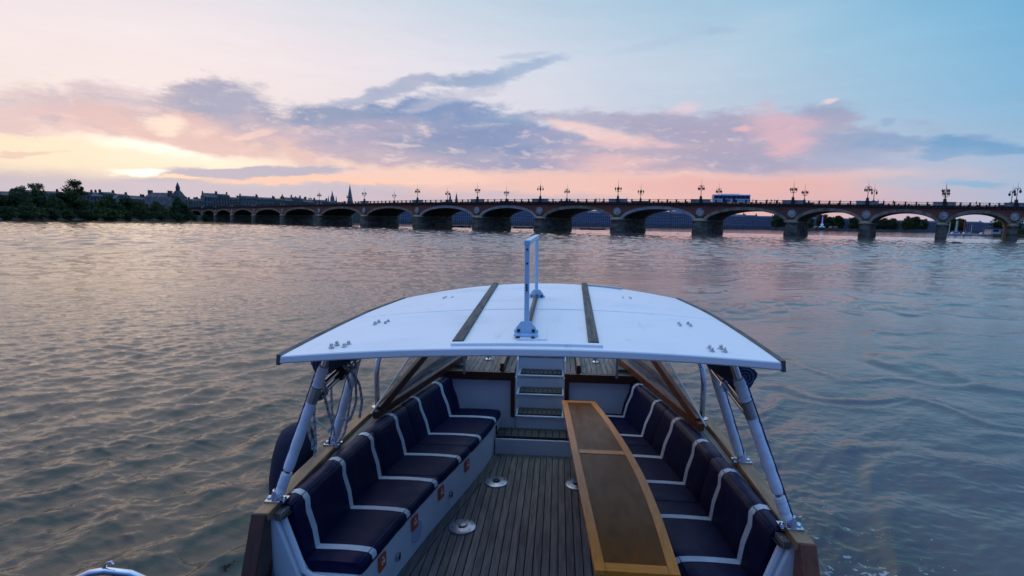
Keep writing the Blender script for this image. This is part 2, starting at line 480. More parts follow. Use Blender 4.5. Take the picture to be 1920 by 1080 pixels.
    fm = MR(M('SUBTRACT', fn.outputs['Fac'], th, tree=t), 0.0, 0.05, 0, 0.75, t)
    fm = M('MULTIPLY', fm, MR(reg, 0.0, 0.03, 0, 1, t), tree=t)
    t.links.new(MIX(fm, base, (0.42, 0.44, 0.46, 1), t), b.inputs['Base Color'])
    b.inputs['IOR'].default_value = 1.46
    t.links.new(M('ADD', M('MULTIPLY', fm, 0.5, tree=t), 0.04, tree=t), b.inputs['Roughness'])
    n1 = noise(pos, 5.5, 4, (1, 1.4, 0), t, 0.62)
    n2 = noise(pos, 0.9, 4, (1, 1.6, 0), t, 0.6)
    hs = M('ADD', M('MULTIPLY', n1.outputs['Fac'], 0.024, tree=t), M('MULTIPLY', n2.outputs['Fac'], 0.065, tree=t), tree=t)
    # the fine ripple only where the mesh no longer carries it
    dist = VM('LENGTH', VM('MULTIPLY', pos, (1, 1, 0), t), tree=t)
    bp = N('ShaderNodeBump', t); bp.inputs['Distance'].default_value = 1.0
    wp = noise(pos, 0.05, 4, (0.6, 1.6, 0), t, 0.6)
    t.links.new(M('MULTIPLY', MR(dist, 5, 40, 0.80, 0.6, t), MR(wp.outputs['Fac'], 0.38, 0.62, 0.55, 1.35, t), tree=t), bp.inputs['Strength'])
    stm = bp.inputs['Strength'].links[0].from_socket
    t.links.new(M('MULTIPLY', stm, M('SUBTRACT', 1.0, M('MULTIPLY', stir, MR(dist, 14, 40, 0.55, 0.1, t), tree=t), tree=t), tree=t), bp.inputs['Strength'])
    t.links.new(hs, bp.inputs['Height']); t.links.new(bp.outputs[0], b.inputs['Normal'])
    me.materials.append(mt)
make_water()

# ============================================================ BANKS
m_bank = mat('bank_soil', (0.045, 0.045, 0.028), 0.9, var=0.5, vscale=0.3, bump=0.15, bscale=0.8)
m_quay = mat('quay_stone', (0.13, 0.12, 0.11), 0.85, var=0.4, vscale=0.15)
def land(name, poly, top, mt):
    b = MB(); b.prism(poly, -3.0, top)
    o = b.build(name, mt); o['kind'] = 'structure'
    return o
left_shore = [(-250,-900),(-250,0),(-262,150),(-273,241),(-283,280),(-293,322),(-299,362),(-302,400),(-299,436),(-302,486),(-282,545)]
far_shore = [(-282,545.5),(-200,618),(-100,690),(0,752),(160,800),(384,812),(600,800),(1000,760),(3000,500)]
land('river_bank', left_shore + [(-420,700),(-4500,2500),(-4500,-900)], 1.6, m_bank)
land('quay', far_shore + [(4500,4500),(-3800,4500),(-430,710)], 2.6, m_quay)
land('far_river_bank', [(238,316),(262,346),(300,430),(520,500),(2400,480),(3500,-900),(330,-900),(322,100),(292,232)], 1.5, m_bank)
bb = MB()
for i in range(len(left_shore)-1):
    a = Vector(left_shore[i]+(0,)); b_ = Vector(left_shore[i+1]+(0,))
    if a.y < -100: continue
    n_ = max(1, int((b_-a).length/6)); d_ = (b_-a).normalized(); nn = Vector((d_.y, -d_.x, 0))
    pr = []
    for k in range(n_+1):
        p = a.lerp(b_, k/n_); j = random.uniform(-1, 1.4)
        pr.append([p+nn*(3.2+j)+Vector((0,0,-0.6)), p+nn*(1.2+j*0.5)+Vector((0,0,0.7)), p-nn*1.5+Vector((0,0,1.75+0.2*j))])
    bb.loft(pr, closed=False)
o = bb.build('muddy_foreshore', mat('wet_mud', (.022,.02,.015), .8), smooth=True); o['kind'] = 'structure'

# ============================================================ BRIDGE
PI_ = [(-340.0,477.0),(-308.0,450.0),(-276.6,420.4),(-239.9,384.6),(-205.7,354.8),(-167.2,320.3),(-129.6,288.7),(-93.9,260.4),(-61.1,236.8),(-31.6,219.3),(-5.6,207.5),(22.9,199.2),(50.9,193.5),(80.9,190.9),(104.2,189.2),(128.1,188.4),(149.5,187.6),(171.0,186.8),(193.0,186.0)]
_c, _s = math.cos(.0085), math.sin(.0085)      # swing the surveyed line a touch about the boat
PI_ = [Vector((.15+(a-.15)*_c-b*_s, (a-.15)*_s+b*_c, 0)) for a, b in PI_]
SK = Vector((0.562, 0.8276, 0)).normalized()      # piers stand askew, in line with the current
BW = 19.0
m_brick = bpy.data.materials.new('bridge_brick'); m_brick.use_nodes = True
t = m_brick.node_tree; b_ = t.nodes['Principled BSDF']
tcn = N('ShaderNodeTexCoord', t)
mpn = N('ShaderNodeMapping', t); mpn.inputs[2].default_value = (R(90), 0, 0); t.links.new(tcn.outputs['Object'], mpn.inputs[0])
br = N('ShaderNodeTexBrick', t); t.links.new(mpn.outputs[0], br.inputs[0]); br.inputs['Scale'].default_value = 1.0
br.inputs['Brick Width'].default_value = 1.1; br.inputs['Row Height'].default_value = 0.36; br.inputs['Mortar Size'].default_value = 0.03
br.inputs['Color1'].default_value = (0.34, 0.105, 0.058, 1); br.inputs['Color2'].default_value = (0.26, 0.088, 0.055, 1); br.inputs['Mortar'].default_value = (0.085, 0.055, 0.042, 1)
st_ = noise(tcn.outputs['Object'], 0.16, 6, (1, 1, 2.2), t, 0.65)
t.links.new(MIX(MR(st_.outputs['Fac'], 0.42, 0.66, 0, 0.75, t), br.outputs[0], (0.085, 0.062, 0.05, 1), t), b_.inputs['Base Color'])
b_.inputs['Roughness'].default_value = 0.9
m_stone = mat('weathered_stone', (0.38, 0.31, 0.20), 0.9, var=0.55, vscale=0.5, stretch=(1,1,0.6), bump=0.12, bscale=1.6)
m_stone_pale = mat('cleaned_stone', (0.42, 0.41, 0.38), 0.85, var=0.3, vscale=0.5)
m_pier = mat('tidal_stone', (0.17, 0.145, 0.10), 0.9, var=0.65, vscale=0.35, stretch=(1,1,2.5), bump=0.15, bscale=1.2)
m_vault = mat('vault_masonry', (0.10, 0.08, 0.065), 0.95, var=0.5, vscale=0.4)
m_deck = mat('bridge_road', (0.06, 0.06, 0.06), 0.9)
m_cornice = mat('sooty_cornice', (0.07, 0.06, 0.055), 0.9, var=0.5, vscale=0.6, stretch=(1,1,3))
m_iron = mat('dark_iron', (0.025, 0.025, 0.03), 0.5, var=0.3, vscale=4)
m_medal = mat('medallion_stone', (0.50, 0.49, 0.46), 0.8, var=0.35, vscale=1.0)
m_parapet = mat('parapet_stone', (0.30, 0.29, 0.27), 0.85, var=0.4, vscale=0.8)

bridge = empty('stone_bridge', tuple(PI_[9]), 'long stone and red brick arched bridge crossing the river behind the boat', 'bridge')
ZS, ZC, ZK = 4.7, 8.7, 10.25      # springing, crown, underside of cornice
def arch_pts(A, B, off, n=22):
    L = (B-A).length; d = (B-A)/L
    hp = 2.0*min(1.35, L/29)
    a = L/2-hp+off*1.05; a = min(a, L/2-0.02); h = ZC-ZS+off
    out = []
    for k in range(n+1):
        th = math.pi*k/n
        s = -math.cos(th); zz = ZS+h*(math.sin(th)**1.25*0.35+0.65*math.sin(th)) if off == 0 else ZS+h*(math.sin(th)**1.25*0.35+0.65*math.sin(th))
        out.append(A+d*(L/2+s*a)+Vector((0, 0, zz)))
    return out
PALE = {8, 9, 11}
for i in range(len(PI_)-1):
    A, B = PI_[i], PI_[i+1]; L = (B-A).length; d = (B-A)/L
    inn, outr = arch_pts(A, B, 0.0), arch_pts(A, B, 1.05)
    nrm = Vector((d.y, -d.x, 0))
    if nrm.y > 0: nrm = -nrm
    # spandrel, both faces
    b = MB()
    for face in (0, 1):
        off = SK*(BW if face else 0)
        rows_ = [[p+off for p in outr], [Vector((p.x, p.y, ZK))+off for p in outr]]
        b.loft(rows_, closed=False)
        for (e, p) in ((A, outr[0]), (B, outr[-1])):
            b.add([Vector((e.x, e.y, ZS))+off, p+off, Vector((p.x, p.y, ZK))+off, Vector((e.x, e.y, ZK))+off], [(0,1,2,3)])
        b.build('spandrel_wall', m_brick, bridge); b = MB()
    for face in (0, 1):
        b = MB()
        o1 = SK*(BW if face else 0)+nrm*(0.14 if not face else -0.14); o0 = SK*(BW-1.2 if face else 1.2)
        b.loft([[p+o0 for p in inn], [p+o1 for p in inn], [p+o1 for p in outr], [p+o1-nrm*(0.2 if not face else -0.2) for p in outr]], closed=False)
        ring = b.build('arch_ring', m_stone_pale if i in PALE and not face else m_stone, bridge)
        if i in PALE and not face: ring['label'] = 'pale cleaned stone arch ring'
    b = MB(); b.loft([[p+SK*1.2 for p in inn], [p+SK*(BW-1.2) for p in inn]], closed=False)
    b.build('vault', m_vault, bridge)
    # voussoir joints of the nearer arches show as shallow proud stones
    b = MB()
    b.loft([[A+Vector((0,0,ZK))+nrm*0.35, A+Vector((0,0,10.7))+nrm*0.6, A+Vector((0,0,11.0))+nrm*0.75, A+SK*0.6+Vector((0,0,11.0)), A+SK*0.6+Vector((0,0,ZK))],
            [B+Vector((0,0,ZK))+nrm*0.35, B+Vector((0,0,10.7))+nrm*0.6, B+Vector((0,0,11.0))+nrm*0.75, B+SK*0.6+Vector((0,0,11.0)), B+SK*0.6+Vector((0,0,ZK))]])
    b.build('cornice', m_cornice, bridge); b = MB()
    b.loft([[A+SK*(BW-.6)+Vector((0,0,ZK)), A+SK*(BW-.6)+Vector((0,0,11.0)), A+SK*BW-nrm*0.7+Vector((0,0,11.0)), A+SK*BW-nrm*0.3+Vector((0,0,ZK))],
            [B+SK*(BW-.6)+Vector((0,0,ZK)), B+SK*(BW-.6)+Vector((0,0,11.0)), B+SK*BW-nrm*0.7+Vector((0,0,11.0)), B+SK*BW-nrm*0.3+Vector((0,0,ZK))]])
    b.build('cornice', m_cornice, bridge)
    nd = int(L/1.1); b = MB()
    for k in range(nd):
        p = A+d*((k+.5)*L/nd)+nrm*0.5+Vector((0,0,10.42))
        b.box(p, (0.45, 0.5, 0.4), math.atan2(d.y, d.x))
    b.build('dentil_course', m_cornice, bridge, kind='stuff')
    b = MB()
    b.add([A+SK*.6+Vector((0,0,10.98)), B+SK*.6+Vector((0,0,10.98)), B+SK*(BW-.6)+Vector((0,0,10.98)), A+SK*(BW-.6)+Vector((0,0,10.98))], [(0,1,2,3)])
    b.build('roadway', m_deck, bridge)
    # railings
    rz = math.atan2(d.y, d.x)
    for face in (0, 1):
        off = SK*(0.25 if not face else BW-0.25)
        b = MB()
        for z in (11.15, 12.05):
            b.bar(A+off+Vector((0,0,z)), B+off+Vector((0,0,z)), 0.1, 0.1)
        b.build('handrail', m_iron, bridge)
        nb = int(L/0.42); b = MB()
        for k in range(nb):
            p = A+d*((k+.5)*L/nb)+off+Vector((0,0,11.6)); b.box(p, (0.05, 0.05, 0.85), rz)
        b.build('baluster_row', m_iron, bridge, kind='stuff')
        np_ = max(4, round((L-7)/3.1))
        for k in range(np_):
            p = A+d*(3.5+(k+.5)*(L-7)/np_)+off+Vector((0,0,11.0))
            if i == 2 and k == 0 and face == 0 or 'POST' not in globals():
                b = MB(); b.box((0,0,0.55), (0.42, 0.42, 1.1), rz); b.box((0,0,1.14), (0.55, 0.55, 0.10), rz)
                POST = b.build('railing_post', m_iron, None); POST.parent = bridge
                POST.location = p-wloc(bridge)
            else:
                share(POST, 'railing_post', bridge, p-wloc(bridge))
for i in range(1, len(PI_)-1):
    P = PI_[i]; d = (PI_[i+1]-PI_[i-1]).normalized(); L = (PI_[i+1]-PI_[i-1]).length/2
    nrm = Vector((d.y, -d.x, 0)); nrm = nrm if nrm.y < 0 else -nrm
    hp = 2.0*min(1.35, L/29)
    def sk(w, t0, t1, z, ch=0.9):
        q = []
        for s, t_ in ((-w+ch, t0-1.0), (w-ch, t0-1.0), (w, t0), (w, t1), (w-ch, t1+1.0), (-w+ch, t1+1.0), (-w, t1), (-w, t0)):
            q.append(P+d*s+SK*t_+Vector((0,0,z)))
        return q
    b = MB(); b.loft([sk(hp+0.35, -0.2, BW+.2, -4), sk(hp+0.25, -0.2, BW+.2, 1.2), sk(hp, 0, BW, 4.45)])
    pier = b.build('pier', m_pier, bridge)
    b = MB(); b.loft([sk(hp+0.1, 0, BW, 4.45), sk(hp+0.42, -0.2, BW+.2, 4.65), sk(hp+0.42, -0.2, BW+.2, 4.95), sk(hp*0.55, 0.6, BW-.6, 5.6, 0.4)])
    b.build('pier_cap', m_stone, pier)
    b = MB()
    c = P+nrm*0.05+Vector((0,0,7.75))
    def disc(r_, o_): return [c+d*(r_*math.cos(t_))+Vector((0,0,r_*math.sin(t_)))+nrm*o_ for t_ in (2*math.pi*k/20 for k in range(20))]
    b.loft([disc(1.3, 0), disc(1.3, 0.22), disc(1.12, 0.28), disc(1.05, 0.14), disc(0.62, 0.16), disc(0.5, 0.3), disc(0.2, 0.36)])
    med = b.build('medallion', m_medal, bridge, smooth=True)
    b = MB()
    for k in range(7):
        th = math.pi*(1.1+0.8*k/6); q = c+d*(1.55*math.cos(th))+Vector((0,0,1.55*math.sin(th)))+nrm*0.1
        b.box(q, (0.42, 0.25, 0.3), math.atan2(d.y, d.x))
    b.build('garland', m_stone, med)
    for face in (0, 1):
        off = SK*(0.25 if not face else BW-0.25)
        b = MB(); b.box(P+off+Vector((0,0,11.57)), (6.6, 0.6, 1.14), math.atan2(d.y, d.x)); b.box(P+off+Vector((0,0,12.2)), (6.9, 0.8, 0.14), math.atan2(d.y, d.x))
        b.build('parapet', m_parapet, bridge, bevel=0.04, seg=1)

# ---- street lamps on the bridge
m_gilt = mat('gilded_iron', (0.28, 0.17, 0.06), 0.4, 0.7)
m_lglass = mat('lantern_glass', (0.05, 0.05, 0.055), 0.25, spec=0.6)
def make_lamp(hoop):
    t = empty('street_lamp', (0, 0, 0))
    b = MB(); b.box((0,0,.55), (1.15,1.15,1.1)); b.box((0,0,1.18), (1.35,1.35,.16)); b.loft([[(x*.42,y*.42,1.26) for x,y in ((-1,-1),(1,-1),(1,1),(-1,1))],[(x*.33,y*.33,2.1) for x,y in ((-1,-1),(1,-1),(1,1),(-1,1))]]); b.box((0,0,2.15), (.85,.85,.12))
    b.build('pedestal', m_iron, t, bevel=0.03, seg=1)
    b = MB(); b.lathe((0,0,0), [(.22,2.2),(.15,2.6),(.11,3.2),(.10,4.0),(.17,4.1),(.09,4.3),(.08,5.3),(.13,5.5),(.06,5.7),(.05,6.3)], 10)
    b.build('shaft', m_gilt, t, smooth=True)
    b = MB(); b.lathe((0,0,0), [(.05,6.3),(.12,6.45),(.04,6.6),(.03,7.5),(.01,8.3)], 8)
    b.build('finial', m_gilt, t)
    spots = [(0,0,4.9 if not hoop else 4.7)] if False else []
    for k in range(4):
        a = math.pi/4*0 + k*math.pi/2 + 0.15
        dx, dy = math.cos(a), math.sin(a)
        b = MB()
        if hoop:
            pts = [(dx*r_, dy*r_, z) for r_, z in ((.06,5.2),(.25,5.75),(.55,6.05),(.82,5.95),(1.0,5.6),(1.0,5.35))]
        else:
            pts = [(dx*r_, dy*r_, z) for r_, z in ((.08,3.95),(.4,3.75),(.75,3.75),(1.0,4.0),(1.02,4.35))]
        b.tube(pts, 0.055, 6); b.build('arm', m_gilt, t)
        z0 = 4.35
        b = MB(); b.lathe((dx*1.0, dy*1.0, 0), [(.13,z0),(.16,z0+.05),(.28,z0+.6)], 6); ln = b.build('lantern', m_lglass, t)
        b = MB(); b.lathe((dx*1.0, dy*1.0, 0), [(.34,z0+.6),(.30,z0+.68),(.14,z0+.88),(.10,z0+1.0),(.02,z0+1.2)], 6); b.build('lantern_cap', m_iron, ln)
    return t
LA, LB = make_lamp(False), make_lamp(True)
index_kids(LA); index_kids(LB)
usedl = set()
ordn = ['first','second','third','fourth','fifth','sixth','seventh','eighth','ninth','tenth','eleventh','twelfth','thirteenth','fourteenth','fifteenth','sixteenth']
for i in range(2, 17):
    for face in (0, 1):
        src = LA if i % 2 == 1 else LB
        p = PI_[i]+SK*(0.25 if not face else BW-0.25)+Vector((0, 0, 11.0))
        if src in usedl: o = copy_tree(src)
        else: o = src; usedl.add(src)
        o.location = p
        d = (PI_[i+1]-PI_[i-1]).normalized(); o.rotation_euler = (0, 0, math.atan2(d.y, d.x)+random.uniform(-.25, .25))
        kind_ = 'tall spire' if src is LA else 'hooped arms'
        tag(o, '%s-side bridge lamp with %s above the %s pier from the right' % ('near' if not face else 'far', kind_, ordn[16-i]), 'street lamp', 'ornate lamps along the stone bridge')

def on_bridge(s, off):
    i = int(s)+2; f = s-int(s)
    return PI_[i].lerp(PI_[i+1], f)+SK*off+Vector((0, 0, 10.98)), PI_[i+1]-PI_[i]
# ---- bus
m_buswhite = mat('bus_white_paint', (0.62, 0.66, 0.70), 0.35, var=0.12, vscale=1.0)
m_busglass = mat('bus_window_glass', (0.012, 0.016, 0.03), 0.12, spec=0.7)
m_tyre = mat('tyre_rubber', (0.02, 0.02, 0.02), 0.85)
m_blueband = mat('bus_blue_band', (0.10, 0.14, 0.35), 0.4)
p, d = on_bridge(10.27, 6.5); ang = math.atan2(d.y, d.x)
bus = empty('bus', (0, 0, 0), 'white two-tone coach with a dark window band crossing the stone bridge', 'bus')
b = MB()
prof = [(-1.25,.45),(1.25,.45),(1.27,1.4),(1.22,3.0),(1.05,3.28),(-1.05,3.28),(-1.22,3.0),(-1.27,1.4)]
def brg(x, s=1.0, dz=0): return [(x, y*s, z+dz) for y, z in prof]
b.loft([brg(-6.3,.93), brg(-6.2), brg(5.9), brg(6.25,.93)]); body = b.build('body', m_buswhite, bus, bevel=0.05, seg=1)
b = MB(); b.box((-0.5,0,3.38), (6.5, 1.7, .22)); b.build('roof_unit', m_buswhite, bus, bevel=0.06)
for s in (-1, 1):
    for k in range(8):
        b = MB(); x0 = -6.0+k*1.5; b.add([(x0+.03,s*1.285,1.75),(x0+1.47,s*1.285,1.75),(x0+1.47,s*1.235,2.9),(x0+.03,s*1.235,2.9),(x0+.03,s*1.2,1.75),(x0+1.47,s*1.2,1.75),(x0+1.47,s*1.15,2.9),(x0+.03,s*1.15,2.9)], [(0,1,2,3),(4,7,6,5),(0,4,5,1),(1,5,6,2),(2,6,7,3),(3,7,4,0)])
        b.build('window', m_busglass, bus)
    b = MB(); b.box((-1.4, s*1.275, 1.1), (1.7, .04, .9)); b.build('side_panel', m_blueband, bus)
    for x in (-2.6, 0.8):
        b = MB(); b.box((x, s*1.275, 1.15), (.8, .04, 1.3)); b.build('door', m_busglass, bus)
    for x in (-4.1, 3.6):
        b = MB(); b.lathe((x, s*1.02, .5), [(.5,-.14),(.5,.14),(.3,.16)], 16, 'Y'); b.build('wheel', m_tyre, bus)
b = MB(); b.box((-6.33,0,2.1), (.06,2.1,1.5)); b.build('windscreen', m_busglass, bus)
bus.location = p; bus.rotation_euler = (0, 0, ang)

# ---- people on the bridge
def person(s, off, label, shirt, trou, face=0.0, lean=0.0, h=1.72, stride=0.2):
    p, d = on_bridge(s, off)
    t = empty('person', (0, 0, 0), label, 'person', 'people on the bridge')
    t.rotation_euler = (0, 0, math.atan2(d.y, d.x)+face)
    k = h/1.75
    b = MB()
    def P(x, y, z): return (x*k, y*k, z*k)
    # legs, hips, torso, neck and head as one welded outline
    for s_ in (-1, 1):
        b.tube([P(stride*s_-.02, .09*s_, .06), P(stride*s_*.8, .09*s_, .12), P(stride*s_*.45+.03, .095*s_, .5), P(0, .09*s_, .9), P(0,.07*s_,.98)], [.05*k,.055*k,.065*k,.09*k,.09*k], 8)
        b.tube([P(stride*s_+.12, .09*s_, .04), P(stride*s_-.05, .09*s_, .05)], [.035*k,.05*k], 6)
    leg = b
    leg.build('legs', trou, t, smooth=True)
    b = MB()
    def ring(z, rx, ry, x=0): return [P(x+rx*math.cos(a), ry*math.sin(a), z) for a in (2*math.pi*q/10 for q in range(10))]
    b.loft([ring(.90,.10,.15), ring(1.0,.105,.155), ring(1.15,.10,.14,lean*.3), ring(1.32,.12,.19,lean*.6), ring(1.43,.10,.19,lean*.8), ring(1.48,.06,.09,lean)])
    for s_ in (-1, 1):
        b.tube([P(lean*.8, .18*s_, 1.42), P(lean*.6-.04*s_, .22*s_, 1.15), P(lean+.10*s_*-1, .2*s_, .88)], [.05*k,.042*k,.035*k], 7)
    b.build('coat', shirt, t, smooth=True)
    b = MB()
    b.loft([ring(1.47,.05,.05,lean), ring(1.53,.05,.05,lean), ring(1.57,.075,.07,lean+.01), ring(1.64,.095,.078,lean+.01), ring(1.71,.085,.072,lean), ring(1.75,.03,.03,lean)])
    b.build('head', m_skin, t, smooth=True)
    b = MB()
    b.loft([ring(1.60,.10,.085,lean-.025), ring(1.68,.105,.088,lean-.02), ring(1.745,.07,.06,lean-.01), ring(1.775,.02,.02,lean)])
    b.build('hair', m_hair, t, smooth=True)
    t.location = p
    return t
m_skin = mat('skin', (0.35, 0.22, 0.16), 0.6)
m_hair = mat('dark_hair', (0.02, 0.015, 0.012), 0.6)
cl_dark = mat('dark_coat_cloth', (0.02, 0.02, 0.028), 0.9)
cl_grey = mat('grey_coat_cloth', (0.12, 0.12, 0.13), 0.9)
cl_pale = mat('pale_top_cloth', (0.45, 0.43, 0.42), 0.9)
cl_jean = mat('trouser_cloth', (0.03, 0.035, 0.06), 0.9)
PEOPLE = [
 (10.53, 'person in a dark coat just right of the coach, walking right', cl_dark, 0),
 (10.565,'person in a grey coat, second to the right of the coach', cl_grey, 0),
 (10.72, 'person in a dark coat midway between the coach and the next lamp', cl_dark, 1.5),
 (10.765,'person in a pale top in the cluster left of the spired lamps', cl_pale, 1.5),
 (10.80, 'person in a dark coat, third in the cluster left of the spired lamps', cl_dark, 0),
 (10.835,'person in a grey coat nearest to the left of the spired lamp pair', cl_grey, 3.1),
 (11.64, 'person in a dark coat alone above the arch left of the hooped lamps', cl_dark, 0),
 (12.14, 'person in a dark coat just right of the close pair of hooped lamps', cl_dark, 3.1),
 (12.21, 'person in a pale top by the railing right of the hooped lamps', cl_pale, 0),
 (12.34, 'person leaning forward on the railing above the arch with the low houses', cl_dark, 1.5),
 (13.45, 'person in a dark coat above the arch with the moored boats', cl_dark, 0),
 (8.72, 'person in a dark coat left of the gold spired lamp, first of three', cl_dark, 0),
 (8.76, 'person in a grey coat left of the gold spired lamp, second of three', cl_grey, 0),
 (8.81, 'person in a dark coat left of the gold spired lamp, nearest to it', cl_dark, 3.1),
 (9.10, 'person in a pale top just right of the gold spired lamp', cl_pale, 0),
]
for (s, lab, c_, fc) in PEOPLE:
    person(s, 1.1, lab, c_, cl_jean, fc, 0.12 if 'leaning' in lab else 0.02, random.uniform(1.62, 1.85))

# ============================================================ TOWN
m_wall = [mat('town_stone_%s' % k, c, 0.9, var=0.35, vscale=0.25) for k, c in (('warm', (0.20,0.17,0.13)), ('grey', (0.17,0.165,0.16)), ('pale', (0.26,0.24,0.21)))]
m_slate = mat('slate_roof', (0.055, 0.06, 0.075), 0.7, var=0.4, vscale=0.5)
m_fwall = mat('hazed_pale_limestone', (0.22, 0.235, 0.30), 0.9, var=0.25, vscale=0.25)  # pale limestone, with the blue of distance haze put into its colour
m_fslate = mat('hazed_quay_slate', (0.075, 0.09, 0.14), 0.7, var=0.3, vscale=.4)  # slate, with the same blue haze painted into it
m_pane = mat('far_window_glass', (0.015, 0.018, 0.025), 0.3)
m_chim = mat('chimney_brick', (0.13, 0.075, 0.055), 0.9)
HH = {}
def make_house(w, fl, style, seed):
    rnd = random.Random(seed)
    t = empty('town_house', (0, 0, 0))
    dpt = 12.0; H = 4.2+3.3*(fl-1)
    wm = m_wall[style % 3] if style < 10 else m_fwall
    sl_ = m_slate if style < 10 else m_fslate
    b = MB(); b.box((0,dpt/2,H/2), (w, dpt, H)); b.box((0,dpt/2,H+.12), (w+.3, dpt+.6, .3)); b.box((0,-.1,4.2), (w, .3, .25))
    b.build('wall', wm, t)
    b = MB(); rh = rnd.uniform(3.6, 5.2)
    if style % 3 != 1:
        b.loft([[(-w/2,-.2,H+.27),(w/2,-.2,H+.27),(w/2,dpt+.2,H+.27),(-w/2,dpt+.2,H+.27)],
                [(-w/2+.1,1.5,H+rh*.72),(w/2-.1,1.5,H+rh*.72),(w/2-.1,dpt-1.5,H+rh*.72),(-w/2+.1,dpt-1.5,H+rh*.72)],
                [(-w/2+.4,dpt/2-.8,H+rh),(w/2-.4,dpt/2-.8,H+rh),(w/2-.4,dpt/2+.8,H+rh),(-w/2+.4,dpt/2+.8,H+rh)]])
    else:
        rh = 3.0
        b.loft([[(-w/2,-.3,H+.27),(w/2,-.3,H+.27),(w/2,dpt+.3,H+.27),(-w/2,dpt+.3,H+.27)],
                [(-w/2,dpt/2-.1,H+rh),(w/2,dpt/2-.1,H+rh),(w/2,dpt/2+.1,H+rh),(-w/2,dpt/2+.1,H+rh)]])
    roof = b.build('roof', sl_, t)
    for k in range(rnd.choice((1, 2, 2))):
        b = MB(); x = (-w/2+.8, w/2-.8)[k]; cy = rnd.uniform(3, dpt-3); hc = rnd.uniform(.8, 1.8)
        b.box((x, cy, H+rh*.5+hc/2), (1.0, 2.4, rh+hc))
        for q in (-.7, 0, .7): b.box((x, cy+q, H+rh+hc+.25), (.3, .3, .5))
        b.build('chimney', m_chim, roof)
    HH[t.name] = H+rh
    nw = max(2, int(w/2.7)); b = MB(); bf = MB()
    for f in range(fl):
        z = 1.9 if f == 0 else 4.2+3.3*(f-1)+1.75
        for k in range(nw):
            x = -w/2+(k+.5)*w/nw
            hh = 2.6 if f == 0 else (2.3 if f < fl-1 else 1.7)
            b.box((x, -.02, z), (1.15, .12, hh)); bf.box((x, -.06, z-hh/2-.1), (1.6, .3, .18)); bf.box((x, -.05, z+hh/2+.1), (1.5, .2, .2))
    if style % 3 != 1:
        for k in range(nw):
            x = -w/2+(k+.5)*w/nw
            bf.box((x, .55, H+1.3), (1.4, 1.3, 1.7)); b.box((x, -.13, H+1.3), (.9, .1, 1.2))
    b.build('window_grid', m_pane, t, kind='stuff'); bf.build('window_trim', wm, t, kind='stuff')
    return t, w
HOUSES = [make_house(w, fl, s, 40+k) for k, (w, fl, s) in enumerate([(13,4,0),(11,4,1),(17,4,2),(12,5,3),(15,4,4),(20,4,5)])]
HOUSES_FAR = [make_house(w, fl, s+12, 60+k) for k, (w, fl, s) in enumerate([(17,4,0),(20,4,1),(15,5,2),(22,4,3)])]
for h, w in HOUSES+HOUSES_FAR: index_kids(h)
used_h = set()
def row(pts, hs, label, group, seed, wscale=1.0, gap=0.1, HS=None):
    HS = HS or HOUSES
    rnd = random.Random(seed)
    P = [Vector((a, b, 0)) for a, b in pts]
    for i in range(len(P)-1):
        A, B = P[i], P[i+1]; L = (B-A).length; d = (B-A)/L; s = 0
        while s < L:
            h, w = rnd.choice(HS); w_ = w*wscale
            hsx = hs[i]+(hs[i+1]-hs[i])*min(1, s/L)
            if h in used_h: o = copy_tree(h)
            else: o = h; used_h.add(h)
            c = A+d*(s+w_/2)
            o.location = (c.x, c.y, 1.6)
            o.rotation_euler = (0, 0, math.atan2(d.y, d.x))
            o.scale = (wscale, 1, hsx*rnd.uniform(.90, 1.04)/HH[h.name])
            tag(o, label, 'house', group)
            s += w_+gap
row([(-452,393),(-379,421),(-351,503)], [20.5,20.5,20.5], 'stone town house with slate roof and chimneys rising behind the trees on the left bank', 'town houses behind the trees on the left bank', 5, .85)
row([(-350,506),(-289,579),(-237,673)], [25,24.5,20], 'tall stone house of the dark row seen above the bridge deck at its far left end', 'houses above the far left end of the bridge', 6, .85)
row([(-236,676),(-147,752),(-36,822),(176,880)], [21,23,24,25], 'long stone quayside house seen through the middle arches of the bridge', 'quayside houses through the middle arches', 7, 1.1, .1, HOUSES_FAR)
row([(178,880),(347,893),(518,908),(735,926),(1000,930)], [26,19,17,16,16], 'stone quayside house seen through the right-hand arches of the bridge', 'quayside houses through the right-hand arches', 8, 1.2, .1, HOUSES_FAR)

ORD = ['first','second','third','fourth','fifth','sixth','seventh','eighth','ninth','tenth','eleventh','twelfth','thirteenth','fourteenth','fifteenth','sixteenth','seventeenth','eighteenth','nineteenth']
TENS = {20:'twent',30:'thirt',40:'fort',50:'fift',60:'sixt',70:'sevent',80:'eight',90:'ninet'}
def ordinal(n):
    if n < 20: return ORD[n-1]
    t_, u_ = n//10*10, n % 10
    return TENS[t_]+('ieth' if u_ == 0 else 'y-'+ORD[u_-1])
def number(group, text, noun):
    os_ = sorted([o for o in COL.objects if o.get('group') == group], key=lambda o: math.atan2(o.location.x, o.location.y))
    for k, o in enumerate(os_): o['label'] = text % ordinal(k+1)
def tower(name, label, cat, loc, parts, rot=0.2):
    t = empty(name, loc, label, cat)
    t.rotation_euler = (0, 0, rot)
    for (nm, mt_, fn) in parts:
        b = MB(); fn(b); b.build(nm, mt_, t)
    t.location = loc
    return t
def sq(b, w, z0, w1, z1): b.loft([[(x*w/2,y*w/2,z0) for x,y in ((-1,-1),(1,-1),(1,1),(-1,1))],[(x*w1/2,y*w1/2,z1) for x,y in ((-1,-1),(1,-1),(1,1),(-1,1))]])
def mk(name, label, cat, loc, specs):
    t = empty(name, (0,0,0), label, cat)
    for nm, mt_, fn in specs:
        b = MB(); fn(b); b.build(nm, mt_, t)
    t.location = loc
    return t
